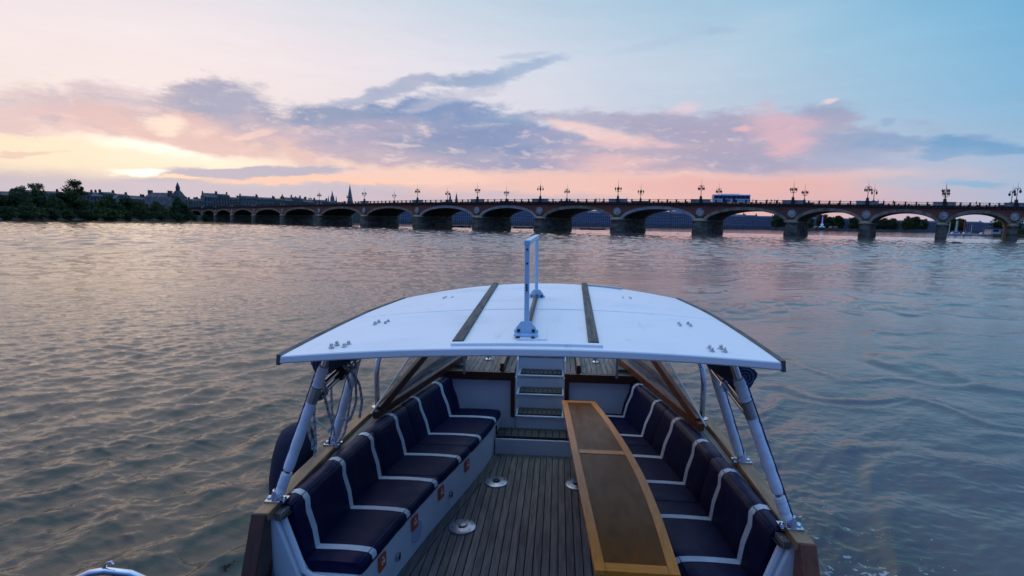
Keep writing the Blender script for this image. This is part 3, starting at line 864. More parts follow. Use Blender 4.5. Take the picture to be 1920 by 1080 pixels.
m_spire = mat('spire_stone', (0.15, 0.16, 0.18), 0.9, var=0.3, vscale=.1)
mk('gate_tower', 'dark slate spire of an old gate tower rising above the left bank trees', 'tower', (-322,432,1.6), [
  ('tower_wall', m_wall[1], lambda b: (sq(b,7,0,7,18), sq(b,8,18,8,18.6))),
  ('spire', m_slate, lambda b: (sq(b,7.6,18.6,3.2,23), sq(b,2.4,23,2.2,25.5), sq(b,2.6,25.5,.1,30.5)))])
mk('large_mansion', 'broad stone mansion with stepped end chimneys left of the gate tower', 'building', (-342,431,1.6), [
  ('wall', m_wall[2], lambda b: b.box((0,6,8.8), (20,12,17.6))),
  ('roof', m_slate, lambda b: b.loft([[(-10,0,17.6),(10,0,17.6),(10,12,17.6),(-10,12,17.6)],[(-8,5,21.5),(8,5,21.5),(8,7,21.5),(-8,7,21.5)]])),
  ('chimney', m_chim, lambda b: (b.box((-9,6,20), (1.6,4,7)), b.box((9,6,20), (1.6,4,6.5))))])
mk('church_spire', 'slender pale church spire, tallest on the skyline above the bridge', 'church', (-425,1068,2.6), [
  ('tower_wall', m_spire, lambda b: (sq(b,12,0,11,28), sq(b,9,28,8,38))),
  ('spire', m_spire, lambda b: (sq(b,8.5,38,.3,72))),
  ('pinnacle', m_spire, lambda b: [b.loft([[(x*4.8+q*.9,y*4.8+w*.9,28) for q,w in ((-1,-1),(1,-1),(1,1),(-1,1))],[(x*4.8,y*4.8,38) for _ in range(4)]]) for x in (-1,1) for y in (-1,1)])])
mk('church_tower', 'square pinnacled church tower left of the tallest spire', 'church', (-500,1155,2.6), [
  ('tower_wall', m_spire, lambda b: (sq(b,15,0,14,38), sq(b,15.5,38,15.5,39))),
  ('pinnacle', m_spire, lambda b: [b.loft([[(x*6.2+q*1.4,y*6.2+w*1.4,39) for q,w in ((-1,-1),(1,-1),(1,1),(-1,1))],[(x*6.2,y*6.2,54) for _ in range(4)]]) for x in (-1,1) for y in (-1,1)]),
  ('spire', m_spire, lambda b: sq(b,7,39,.2,64))])
for k, x in enumerate((0, 15)):
    mk('cathedral_spire', ('left' if k == 0 else 'right')+' one of the two matching cathedral spires above the middle of the bridge', 'church', (-262+x,1282+x*.1,2.6), [
      ('tower_wall', m_spire, lambda b: (sq(b,8,0,7.5,46), sq(b,8.5,46,8.5,47))),
      ('spire', m_spire, lambda b: sq(b,7,47,.2,70))])['group'] = 'twin cathedral spires'
mk('apartment_block', 'plain flat-roofed apartment tower on the hill seen through a right-hand arch', 'building', (455,1010,2.6), [
  ('wall', m_wall[2], lambda b: b.box((0,8,16), (20,14,33))),
  ('roof', m_wall[1], lambda b: b.box((0,8,33.6), (18,12,1.6))),
  ('window_grid', m_pane, lambda b: [b.box((-8.4+2.4*i, .9, 3+3*j), (1.5,.4,1.6)) for i in range(8) for j in range(10)])])

# ============================================================ TREES
def leafmat(name, c, c2):
    return mat(name, c, 0.8, var=0.5, vscale=0.6, col2=c2, spec=0.2)
m_leaf = [leafmat('leaves_dark', (0.055,0.085,0.028), (0.028,0.046,0.017)), leafmat('leaves_olive', (0.095,0.115,0.034), (0.045,0.062,0.020)), leafmat('leaves_mid', (0.08,0.115,0.042), (0.036,0.054,0.02))]
m_bark = mat('bark', (0.05, 0.04, 0.03), 0.9, var=0.4, vscale=2)
def make_tree(h, w, seed, mt_, nclump=26, nleaf=110, low=0.12, name='riverbank_tree', leaf=0.55):
    rs = np.random.RandomState(seed)
    t = empty(name, (0, 0, 0))
    b = MB()
    top = h*0.8
    b.tube([(0,0,-1),(0.1,0,h*.2),(-.1,.1,h*.45),(.1,0,top)], [h*.028,h*.022,h*.016,h*.005], 8)
    for k in range(6):
        a = rs.uniform(0, 6.28); z = h*rs.uniform(.22,.6); l = w*rs.uniform(.25,.42)
        b.tube([(0,0,z),(math.cos(a)*l*.5,math.sin(a)*l*.5,z+l*.45),(math.cos(a)*l,math.sin(a)*l,z+l*1.0)], [h*.011,h*.007,h*.003], 6)
    b.build('trunk', m_bark, t, smooth=True)
    V = []; F = []
    for c in range(nclump):
        z = rs.uniform(low, 0.93)
        prof = math.sin(math.pi*min(1, (z-low+.12)/(1.08-low)))**.6
        a = rs.uniform(0, 6.28); rad = w/2*prof*rs.uniform(.25, .9)
        cc = np.array([math.cos(a)*rad, math.sin(a)*rad, z*h]); cr = w*rs.uniform(.11, .22)
        n = int(nleaf*rs.uniform(.6, 1.3))
        d = rs.randn(n, 3); d /= np.linalg.norm(d, axis=1)[:, None]
        p = cc+d*cr*(rs.rand(n, 1)**.45)*np.array([1, 1, .8])
        for q in p:
            u = rs.randn(3); u /= np.linalg.norm(u); v = np.cross(u, rs.randn(3)); v /= np.linalg.norm(v)
            s = leaf*rs.uniform(.5, 1.1)
            o = len(V); V += [q-u*s, q+v*s*.55, q+u*s, q-v*s*.55]; F.append((o, o+1, o+2, o+3))
    b = MB(); b.add(V, F); b.build('crown', mt_, t)
    return t
TREES = [make_tree(15, 12, 1, m_leaf[0], 44, 120), make_tree(13, 13, 2, m_leaf[0], 44, 120), make_tree(17, 11, 3, m_leaf[2], 44, 120), make_tree(14, 14, 4, m_leaf[1], 46, 120)]
BUSH = [make_tree(5.5, 9, 11, m_leaf[0], 18, 90, 0.02, 'riverbank_bush', .45), make_tree(6.5, 10, 12, m_leaf[1], 20, 90, 0.02, 'riverbank_bush', .45)]
tall = make_tree(23, 15, 9, m_leaf[1], 46, 130, .15)
for t_ in TREES+BUSH: index_kids(t_)
used_t = set()
def plant(src, x, y, s, lab, cat, grp, z=1.4):
    if src in used_t: o = copy_tree(src)
    else: o = src; used_t.add(src)
    o.location = (x, y, z); o.scale = (s, s, s*random.uniform(.92, 1.08)); o.rotation_euler = (0, 0, random.uniform(0, 6.28))
    tag(o, lab, cat, grp); return o
tall.location = (-297, 308, 1.2)
tag(tall, 'tallest tree on the left bank, its loose crown standing above all the roofs', 'tree')
tall2 = make_tree(20, 12, 19, m_leaf[1], 36, 120, .15); tall2.location = (-303, 290, 1.2)
tag(tall2, 'second tallest tree, touching the left side of the tallest one', 'tree')
shore_t = [(-262,190),(-270,220),(-277,241),(-280,256),(-284,268),(-287,283),(-290,296),(-294,312),(-297,326),(-300,340),(-302,352),(-304,366),(-305,382),(-306,398),(-305,414),(-303,432)]
prev_ = None
for i in range(len(shore_t)-1):
    a = Vector(shore_t[i]); b_ = Vector(shore_t[i+1])
    for k in range(4):
        p = a.lerp(b_, random.random())
        s = random.uniform(.70, .98)
        if 4 <= i: s *= 1.0
        plant(random.choice(TREES), p.x-random.uniform(1, 16), p.y+random.uniform(-3, 3), s, 'dark leafy tree in the dense belt along the left river bank', 'tree', 'trees along the left bank')
    for k in range(3):
        p = a.lerp(b_, random.random())
        plant(random.choice(BUSH), p.x+random.uniform(3, 6), p.y+random.uniform(-2, 2), random.uniform(.7, 1.1), 'dark bush at the water edge under the left bank trees', 'bush', 'bushes at the left water edge', .6)
for k in range(20):
    x = 395+random.uniform(-70, 100); y = 846+random.uniform(-10, 10)
    plant(random.choice(TREES), x, y, random.uniform(1.1, 1.45), 'dark tree in the quayside wood seen through the second brick arch from the right', 'tree', 'trees on the far quay', 2.4)
for k in range(22):
    plant(random.choice(TREES), 470+random.uniform(-45, 150), 884+random.uniform(-6, 8), random.uniform(1.0, 1.5), 'tree', 'tree', 'trees before the far right quay houses', 2.4)
for k, (x, y, s) in enumerate([(258,340,.55),(285,368,1.15),(297,362,1.2)]):
    plant(TREES[k % 3], x, y, s, ['round tree beside the low white house under the rightmost arch', 'tree showing above the bridge deck at the right edge, left of its twin', 'tree showing above the bridge deck at the very right edge'][k], 'tree', 'right bank trees', 1.4)
for k in range(7):
    plant(random.choice(BUSH), 246+k*3.5+random.uniform(-1, 1), 318+k*2.0+random.uniform(-1.5, 2), random.uniform(.45, .62), 'green bush on the bank under the rightmost arch', 'bush', 'bushes on the right bank', 1.2)

# ============================================================ FAR THINGS ON THE WATER AND QUAY
m_hullw = mat('white_hull', (0.6,0.6,0.62), .4); m_hulld = mat('dark_hull', (0.02,0.02,0.025), .6); m_redp = mat('red_pile', (0.22,0.035,0.03), .6); m_gpile = mat('grey_pile', (0.4,0.42,0.44), .5)
def small_boat(loc, L, w, h, rot, label, hm, cabin, grp):
    t = empty('moored_boat' if cabin else 'low_barge', (0,0,0), label, 'boat', grp)
    def ring(x, ww, z0, z1): return [(x,-ww*.6,z0),(x,-ww,z1),(x,ww,z1),(x,ww*.6,z0)]
    b = MB(); b.loft([ring(-L/2,w*.42,-.1,h), ring(-L*.2,w*.5,-.25,h*.9), ring(L*.2,w*.45,-.25,h), ring(L/2,w*.06,.2,h*1.35)])
    b.build('hull', hm, t)
    if cabin:
        b = MB(); b.loft([[(-L*.3,-w*.35,h*.9),(L*.15,-w*.35,h*.9),(L*.15,w*.35,h*.9),(-L*.3,w*.35,h*.9)],[(-L*.27,-w*.3,h*.9+1.3),(L*.05,-w*.3,h*.9+1.3),(L*.05,w*.3,h*.9+1.3),(-L*.27,w*.3,h*.9+1.3)]])
        c_ = b.build('cabin', m_hullw, t)
        b = MB(); b.box((-L*.1,-w*.345,h*.9+.75), (L*.22,.06,.5)); b.box((-L*.1,w*.345,h*.9+.75), (L*.22,.06,.5)); b.build('window', m_pane, c_)
        b = MB(); b.tube([(-L*.05,0,h+1.2),(-L*.05,0,h+4.2)], .05, 6); b.build('mast', m_gpile, t)
    else:
        b = MB(); b.box((-L*.25,0,h*.95), (.25,w*.8,.1)); b.box((L*.1,0,h*.95), (.25,w*.8,.1)); b.build('thwart', m_hulld, t)
    t.location = loc; t.rotation_euler = (0,0,rot)
for k, (x, y, L, lab) in enumerate([(-55,284,9,'dark low barge behind the bridge, leftmost of the dark craft'),(-49,280,6,'short dark barge just right of the leftmost one'),(-19,291,11,'long dark low barge lying in the arch left of the roof frame'),(14,287,6,'short dark boat in the arch right of the roof frame, left of its neighbour'),(21,289,9,'longer dark boat in the arch right of the roof frame')]):
    small_boat((x,y,0), L, 2.2, .7, .1*k, lab, m_hulld, False, 'low dark craft behind the bridge')
for k, (x, y, L, lab) in enumerate([(242,352,10,'white cabin boat moored at the left of the pontoon under the right arch'),(247,350,8,'small white boat moored in the middle of the pontoon'),(257,350,9,'white cabin boat moored right of the red pile')]):
    small_boat((x,y,0), L, 3, 1.0, 2.8, lab, m_hullw, True, 'boats moored at the far pontoon')
pt = empty('floating_pontoon', (0,0,0), 'floating pontoon with tall piles under the rightmost arch', 'pontoon')
b = MB(); b.box((0,0,.3), (22,3,.6)); b.build('deck', m_gpile, pt)
for x, mt_, r_, h_ in ((-6,m_gpile,.25,8),(-1.5,m_gpile,.5,8.5),(3.5,m_redp,.45,9.5),(8,m_gpile,.2,6.5)):
    b = MB(); b.lathe((x,1.7,0), [(r_,-2),(r_,h_),(r_*.3,h_+.4)], 10); b.build('pile', mt_, pt)
pt.location = (249,356,0); pt.rotation_euler = (0,0,.1)
hs = mk('boat_house', 'low white house with a flat projecting roof on the green bank under the rightmost arch', 'house', (254,334,1.4), [
 ('wall', m_hullw, lambda b: b.box((0,3,1.6), (7,5,3.2))),
 ('roof', m_slate, lambda b: b.box((-.5,3,3.3), (9.5,6.5,.25))),
 ('window', m_pane, lambda b: b.box((-1,.46,1.9), (3,.1,1.1))),
 ('door', m_hulld, lambda b: b.box((2.3,.46,1.1), (1,.1,2.2)))])
mark = mk('channel_marker', 'slim dark channel marker standing in the water at the left edge', 'marker', (-233.7,206,0), [
 ('float', m_hulld, lambda b: b.lathe((0,0,0), [(.9,-.6),(1.1,0),(1.0,.5),(.3,1.3)], 12)),
 ('mast', m_hulld, lambda b: b.tube([(0,0,1.2),(0,0,6.6)], .09, 6)),
 ('topmark', m_hulld, lambda b: b.lathe((0,0,0), [(.3,5.6),(.05,6.2),(.3,6.8)], 8))])
lg = MB(); lg.tube([(91.0,133.2,.02),(92.1,133.5,.12),(93.4,133.3,.1),(94.4,133.6,0)], [.12,.2,.18,.1], 8)
tag(lg.build('driftwood_log', m_hulld, smooth=True), 'small dark log drifting before the second pier from the right', 'driftwood')
def glow(name, c, e): return mat(name, c, .5, emit=e*.22)
gp, gc, gw, gr_ = glow('purple_light', (.45,.15,.9), 1.3), glow('cyan_light', (.1,.7,.9), 1.2), glow('white_light', (.8,.85,1), 1.2), glow('pink_light', (.9,.1,.45), 1.2)
fair = mk('fairground_ride', 'fairground tower ride lit purple with a cyan ring, seen under an arch', 'fairground ride', (379,812,2.6), [
 ('mast', gp, lambda b: sq(b,1.1,4,1.0,17)),
 ('gondola_ring', gc, lambda b: b.lathe((0,0,0), [(1.4,4.5),(2.0,5.2),(2.0,6.4),(1.2,6.8)], 14)),
 ('light_arm', gw, lambda b: [b.tube([(0,0,4.5),(math.cos(a)*4.5,math.sin(a)*4.5,1.6)], .16, 5) for a in (0,.8,1.6,2.4,3.2,4,4.8,5.6)]),
 ('base', m_hulld, lambda b: b.lathe((0,0,0), [(3,0),(3,.8),(1,1.2),(.6,4.2)], 12))])
for k, (x, mt_, lab) in enumerate([(391,gw,'small fairground stall with white lights right of the tower ride'),(398,gr_,'fairground stall glowing pink, rightmost of the stalls'),(370,gw,'tiny white-lit stall left of the fairground tower')]):
    s_ = mk('fairground_stall', lab, 'stall', (x,811,2.6), [('booth', m_wall[0], lambda b: b.box((0,2,1.2), (4,3,2.4))), ('canopy', m_hulld, lambda b: sq(b,5,2.5,1.5,3.8)), ('light_strip', mt_, lambda b: (b.box((0,-.1,2.4), (3.4,.2,.35)), b.box((-1.2,-.1,1.3), (.5,.2,.8))))])
    s_['group'] = 'lit fairground stalls'

number('town houses behind the trees on the left bank', '%s from the left of the slate-roofed stone houses behind the left bank trees', '')
number('houses above the far left end of the bridge', '%s from the left of the dark stone houses above the bridge left end', '')
number('quayside houses through the middle arches', '%s from the left of the quayside houses behind the middle arches', '')
number('quayside houses through the right-hand arches', '%s from the left of the quayside houses behind the right-hand arches', '')
number('trees along the left bank', '%s from the left of the dark leafy trees on the left bank', '')
number('bushes at the left water edge', '%s from the left of the dark bushes at the left water edge', '')
number('trees on the far quay', '%s from the left of the dark trees on the far quay', '')
number('trees before the far right quay houses', '%s from the left of the dark trees before the right-hand quay houses', '')
number('bushes on the right bank', '%s from the left of the green bushes under the rightmost arch', '')


# ============================================================ BOAT
m_white = mat('white_gelcoat', (0.72, 0.74, 0.76), 0.35, var=0.10, vscale=1.3, bump=0.0006, bscale=30)
m_roofw = mat('white_roof_paint', (0.78, 0.79, 0.80), 0.42, var=0.13, vscale=0.9, stretch=(1, 1.6, 1), col2=(0.56, 0.59, 0.60), thr=(0.48, 0.85), bump=0.0008, bscale=14)
t_ = m_roofw.node_tree; b_ = t_.nodes['Principled BSDF']
tc_ = N('ShaderNodeTexCoord', t_); old = b_.inputs['Base Color'].links[0].from_socket
sm1 = noise(tc_.outputs['Object'], 3.0, 6, (3.5, 0.8, 1), t_, 0.65); sm2 = noise(tc_.outputs['Object'], 16, 5, (1, 1, 1), t_, 0.6)
t_.links.new(MIX(M('MULTIPLY', MR(sm1.outputs['Fac'], 0.56, 0.78, 0, 0.55, t_), MR(sm2.outputs['Fac'], 0.4, 0.6, 0.4, 1, t_), tree=t_), old, (0.40, 0.42, 0.42, 1), t_), b_.inputs['Base Color'])
m_navy = mat('navy_vinyl', (0.006, 0.0065, 0.042), 0.45, spec=0.17, var=0.25, vscale=3.0, bump=0.005, bscale=9)
m_pipe = mat('navy_piping', (0.018, 0.022, 0.08), 0.4)
m_strap = mat('white_strap_vinyl', (0.60, 0.62, 0.64), 0.5, var=0.12, vscale=14)
m_teak = mat('grey_teak', (0.205, 0.172, 0.145), 0.75, var=0.35, vscale=7, stretch=(6, 0.5, 3), bump=0.0012, bscale=40, bstretch=(5, .3, 1))
m_teak2 = mat('grey_teak_darker', (0.168, 0.143, 0.122), 0.78, var=0.35, vscale=7, stretch=(6, 0.5, 3), bump=0.0012, bscale=40, bstretch=(5, .3, 1))
m_teak3 = mat('dark_tread_teak', (0.075, 0.066, 0.058), 0.75, var=0.35, vscale=7, stretch=(.5, 6, 3))  # darker than the floor teak, for the tread slats
m_caulk = mat('black_caulk', (0.012, 0.012, 0.012), 0.8)
m_cap = mat('weathered_cap_teak', (0.36, 0.19, 0.085), 0.6, var=0.55, vscale=3.5, stretch=(4, 0.7, 2), bump=0.0015, bscale=25, bstretch=(5, .4, 1), col2=(0.19, 0.125, 0.075))
m_mahog = mat('dark_mahogany', (0.075, 0.026, 0.012), 0.32, var=0.4, vscale=5, stretch=(5, .6, 2))
m_mahog2 = mat('redder_mahogany', (0.20, 0.065, 0.022), 0.35, var=0.4, vscale=5, stretch=(5, .6, 2))  # lighter, redder tone for the right-hand end board and windscreen frame
m_oak = mat('varnished_oak', (0.85, 0.26, 0.03), 0.30, var=0.28, vscale=9, stretch=(7, .6, 1), bump=0.0006, bscale=60, bstretch=(6, .3, 1))
m_oakx = mat('varnished_oak_crosswise', (0.85, 0.26, 0.03), 0.30, var=0.28, vscale=9, stretch=(.6, 7, 1), bump=0.0006, bscale=60, bstretch=(.3, 6, 1))
m_inlay = mat('brown_table_inlay', (0.21, 0.068, 0.014), 0.26, spec=0.12, var=0.3, vscale=6, stretch=(3, 1, 1), bump=0.0006, bscale=90)
m_steel = mat('polished_steel', (0.62, 0.63, 0.65), 0.14, 1.0)
m_alu = mat('brushed_aluminium', (0.50, 0.52, 0.55), 0.38, 0.9, var=0.2, vscale=9)
m_grip = mat('grey_strip_wood', (0.115, 0.105, 0.095), 0.85, var=0.45, vscale=9, stretch=(5, .5, 1), bump=0.002, bscale=30, bstretch=(5, .4, 1))
m_rubber = mat('black_rubber', (0.012, 0.012, 0.013), 0.6)
m_foam = mat('white_foam_sleeve', (0.84, 0.87, 0.90), 0.5, var=0.12, vscale=8, bump=0.006, bscale=26)
m_clear = mat('clear_vinyl', (0.40, 0.42, 0.45), 0.25, alpha=0.33, var=0.3, vscale=4, stretch=(6, 1, 1), bump=0.004, bscale=5)
m_pleat = mat('clear_acrylic', (0.75, 0.80, 0.84), 0.12, alpha=0.16)
m_canvas = mat('navy_canvas', (0.035, 0.05, 0.12), 0.75, var=0.3, vscale=6, bump=0.004, bscale=12)
m_rollend = mat('canvas_edge', (.13,.17,.26), .7)
m_rope = mat('rope_fibre', (0.52, 0.53, 0.52), 0.85, var=0.25, vscale=60)
m_rope2 = mat('dark_rope_fibre', (0.22, 0.24, 0.29), 0.85)
m_orange = mat('orange_plate', (0.62, 0.085, 0.02), 0.45)
m_symbol = mat('white_print', (0.75, 0.75, 0.75), 0.5)
m_hullp = mat('dark_hull_paint', (0.03, 0.035, 0.06), 0.35)
m_fender = mat('fender_cover', (0.010, 0.012, 0.035), 0.85, bump=0.002, bscale=60)

BOAT = empty('passenger_boat', (0, 2.9, 0), 'white passenger boat with a hard roof, teak floor and mahogany trim, filling the foreground', 'boat')
def ip(tab, y):
    xs = [a for a, _ in tab]; v = [b for _, b in tab]
    return float(np.interp(y, xs, v))
def smooth_tab(tab):
    # sampled smoothing so that the edges curve instead of kinking
    ys = np.linspace(tab[0][0], tab[-1][0], 80); v = np.interp(ys, [a for a, _ in tab], [b for _, b in tab])
    for _ in range(30): v[1:-1] = (v[:-2]+2*v[1:-1]+v[2:])/4
    return list(zip(ys, v))
F_ = smooth_tab([(2.6,1.13),(3.0,1.08),(3.64,.975),(4.3,.84),(5.0,.665),(5.6,.535),(6.2,.46)])
K_ = smooth_tab([(2.6,1.42),(3.0,1.405),(3.4,1.385),(3.9,1.345),(4.35,1.29),(4.9,1.185),(5.35,1.09),(6.2,.90)])
T_ = smooth_tab([(2.6,1.575),(3.0,1.555),(3.3,1.53),(3.75,1.49),(4.3,1.44),(4.85,1.365),(5.4,1.265),(5.9,1.15),(6.3,1.05)])
G_ = smooth_tab([(3,1.645),(3.5,1.65),(4.7,1.645),(5.4,1.575),(6.5,1.40),(7.5,1.08),(8.6,.55),(9.4,.06)])
XO = -0.02
def f_(y): return ip(F_, y)
def k_(y): return ip(K_, y)
def t_x(y): return ip(T_, y)
def g_(y): return ip(G_, y) if y > 2.95 else (1.42 if y > 1 else 1.42-.06*(1-y))
YB = 6.12          # bulkhead
ys_all = np.linspace(2.98, 9.35, 40)

# hull
b = MB()
rings = []
for y in np.linspace(-3.5, 9.4, 50):
    g = g_(y); sh = 1.02+max(0, y-5)*0.05 if y > 2.95 or y < 2.0 else .12
    rings.append([(XO-g, y, sh), (XO-g-.03, y, sh-.12), (XO-g*.96, y, .35), (XO-g*.85, y, -.15), (XO, y, -.5), (XO+g*.85, y, -.15), (XO+g*.96, y, .35), (XO+g+.03, y, sh-.12), (XO+g, y, sh)])
b.loft(rings, closed=False)
b.build('hull', m_hullp, BOAT, smooth=True, heel=True)
for s in (-1, 1):
    # cap rail in lengths with scarf joints
    cuts = [2.97, 4.02, 5.5, 7.4, 9.35]
    for a, c in zip(cuts[:-1], cuts[1:]):
        b = MB(); rings = []
        for y in np.linspace(a+.0015, c-.0015, 14):
            g = g_(y); z = 1.10+max(0, y-5)*.05; w = .075
            rings.append([(XO+s*(g+.03), y, z-.05), (XO+s*(g+.03), y, z), (XO+s*(g-w), y, z+.006), (XO+s*(g-w), y, z-.05)])
        b.loft(rings); b.build('cap_rail', m_cap, BOAT, bevel=.006, heel=True)
    # stepped end board of the bulwark
    b = MB(); b.loft([[(XO+s*1.68, 2.965, 1.10),(XO+s*1.68, 2.72,.55),(XO+s*1.68,2.70,.1),(XO+s*1.68,3.02,.1),(XO+s*1.68,3.02,1.045)],
                      [(XO+s*1.585, 2.965, 1.10),(XO+s*1.585, 2.72,.55),(XO+s*1.585,2.70,.1),(XO+s*1.585,3.02,.1),(XO+s*1.585,3.02,1.045)]])
    b.build('bulwark_end_board', m_mahog2 if s > 0 else m_mahog, BOAT, bevel=.006, heel=True)
    # narrow side deck between cap rail and seat back: two planks
    for q in range(3):
        b = MB(); rings = []
        for y in np.linspace(3.03, 6.7, 24):
            xi = max(t_x(y)-.03, 0); xo = g_(y)-.08
            u0, u1 = q/3, (q+1)/3
            x0_, x1_ = xi+(xo-xi)*u0+.003, xi+(xo-xi)*u1-.003
            if x1_ < x0_+.01: x1_ = x0_+.01
            rings.append([(XO+s*x0_, y, 1.02), (XO+s*x0_, y, 1.068), (XO+s*x1_, y, 1.068), (XO+s*x1_, y, 1.02)])
        b.loft(rings); b.build('side_deck_plank', m_teak, BOAT, heel=True)
    b = MB(); rings = []
    for y in np.linspace(3.03, 6.7, 24): rings.append([(XO+s*(t_x(y)-.05), y, 1.035), (XO+s*(g_(y)-.07), y, 1.035)])
    b.loft(rings, closed=False); b.build('side_deck_caulking', m_caulk, BOAT, heel=True)
    # bench base with the moulded end
    b = MB(); rings = []
    for y in np.linspace(3.1, YB+.02, 30):
        x = f_(y)
        rings.append([(XO+s*(x+.012), y, .23), (XO+s*(x+.012), y, .60), (XO+s*(x+.03), y, .615), (XO+s*k_(y), y, .615), (XO+s*(t_x(y)+.06), y, 1.03), (XO+s*(t_x(y)+.1), y, .23)])
    b.loft(rings)
    base = b.build('bench_base', m_white, BOAT, bevel=.012, heel=True)
    b = MB()
    ed = [(f_(3.08)+.0, .25), (f_(3.08), .60), (k_(3.08)-.04, .615), (k_(3.08)+.02, .66), (t_x(3.05)+.005, 1.06)]
    b.tube([(XO+s*x, 3.085, z) for x, z in ed], .022, 8)
    b.build('moulded_edge', m_white, base, smooth=True, heel=True)
    b = MB(); b.loft([[(XO+s*(t_x(3)+.02),3.04,1.04),(XO+s*(t_x(3)+.13),3.04,1.04),(XO+s*(t_x(3)+.13),3.04,.2),(XO+s*(k_(3)+.02),3.04,.2),(XO+s*(k_(3)+.02),3.04,.62)],
                      [(XO+s*(t_x(3)+.02),3.10,1.04),(XO+s*(t_x(3)+.13),3.10,1.04),(XO+s*(t_x(3)+.13),3.10,.2),(XO+s*(k_(3)+.02),3.10,.2),(XO+s*(k_(3)+.02),3.10,.62)]])
    b.build('end_panel', m_white, base, bevel=.01, heel=True)
    # orange life-jacket plates, ring pulls and a round hatch on the bench front
    for y in ((3.42, 3.93, 4.42, 4.98) if s < 0 else (3.5, 4.05, 4.6, 5.15)):
        x0, x1 = f_(y-.045), f_(y+.045); d = Vector((s*(x1-x0), .09, 0)).normalized(); n_ = Vector((-s*abs(d.y), s*d.x*0+0, 0)); n_ = Vector((d.y*-s, d.x*s, 0)) 
        c = Vector((XO+s*f_(y), y, .515))
        b = MB(); b.bar(c-d*.047-Vector((s*.0,0,0)), c+d*.047, .01, .105); pl_ = b.build('orange_plate', m_orange, base, heel=True)
        b = MB()
        for o_ in (-.014, .014): b.bar(c+d*(o_-.005)+Vector((-s*.007,0,.0)), c+d*(o_+.005)+Vector((-s*.007,0,.0)), .004, .026)
        b.bar(c-d*.018+Vector((-s*.0075,0,.004)), c+d*.018+Vector((-s*.0075,0,.004)), .004, .007)
        b.lathe(c+Vector((-s*.007,0,.032)), [(.008,-.003),(.008,.003)], 10, 'X')
        b.build('life_jacket_symbol', m_symbol, pl_, heel=True)
    for y in ((3.66, 4.62) if s < 0 else (3.8, 4.8)):
        c = Vector((XO+s*f_(y), y, .40))
        b = MB(); b.lathe(c, [(.032,-.008),(.032,.008)], 16, 'X'); b.build('locker_latch', m_steel, base, smooth=True, heel=True)
        b = MB(); b.lathe(c+Vector((-s*.004,0,0)), [(.016,-.008),(.016,.008)], 12, 'X'); b.build('latch_hole', m_rubber, base, heel=True)
    for y in ((3.98,) if s < 0 else (4.3,)):
        x0, x1 = f_(y-.07), f_(y+.07); d = Vector((s*(x1-x0), .14, 0)).normalized()
        b = MB(); c = Vector((XO+s*(f_(y)+.012)-s*.003, y, .41))
        b.loft([[c+d*(.085*math.cos(a))+Vector((q,0,.085*math.sin(a))) for a in (2*math.pi*k/24 for k in range(24))] for q in (s*.01, -s*.004)])
        b.build('round_hatch', mat('hatch_tape', (.45,.50,.62), .5), base, heel=True)

# floor: dark bed, planks cut to the curved margin boards
b = MB()
ysf = np.linspace(2.5, YB+.02, 30)
b.loft([[(XO-f_(y)-.03, y, .235), (XO+f_(y)+.03, y, .235)] for y in ysf], closed=False)
floor = b.build('floor', m_caulk, BOAT, heel=True)
for s in (-1, 1):
    b = MB(); b.loft([[(XO+s*(f_(y)+.02), y, .235), (XO+s*(f_(y)+.02), y, .252), (XO+s*(f_(y)-.075), y, .252), (XO+s*(f_(y)-.075), y, .235)] for y in ysf])
    b.build('margin_board', m_teak2, floor, heel=True)
b = MB(); b.box((XO, 5.83, .2435), (.93, .06, .017)); b.build('margin_board', m_teak2, floor, heel=True)
pw = .0655
for i in range(-17, 18):
    xc = i*pw; xl, xr = xc-pw/2+.0042, xc+pw/2-.0042
    y1 = 5.795
    def ymax(xa):   # where the margin board crosses this line
        yy = np.linspace(2.5, 5.795, 200); ok = np.array([f_(y)-.080 > abs(xa) for y in yy])
        return yy[ok][-1] if ok.any() else None
    ya, yb = ymax(xl), ymax(xr)
    if ya is None or yb is None: continue
    ya, yb = min(ya, y1), min(yb, y1)
    if max(ya, yb) < 2.6: continue
    b = MB(); j = random.uniform(-.0006, .0006)
    b.prism([(XO+xl, 2.5), (XO+xr, 2.5), (XO+xr, yb), (XO+xl, ya)], .236, .252+j)
    b.build('plank', random.choice((m_teak, m_teak, m_teak2)), floor, heel=True)
for (x, y) in ((-.425, 5.17), (-.625, 4.33), (.40, 5.2), (.62, 4.2)):
    b = MB(); b.lathe((x, y, 0), [(.118,.250),(.118,.262),(.108,.268),(.045,.272),(.045,.262),(.0,.262)], 32); dsc = b.build('table_socket', m_alu, BOAT, smooth=True, heel=True)
    b = MB(); b.lathe((x, y, 0), [(.034,.262),(.034,.282),(.026,.286),(0,.286)], 18); b.build('socket_plug', m_rubber if x > -.5 else m_alu, dsc, smooth=True, heel=True)
    b = MB()
    for k in range(6): a = k*math.pi/3+.4; b.lathe((x+.088*math.cos(a), y+.088*math.sin(a), 0), [(.007,.262),(.007,.2705)], 8)
    b.build('socket_screws', m_rubber, dsc, heel=True, kind='stuff')

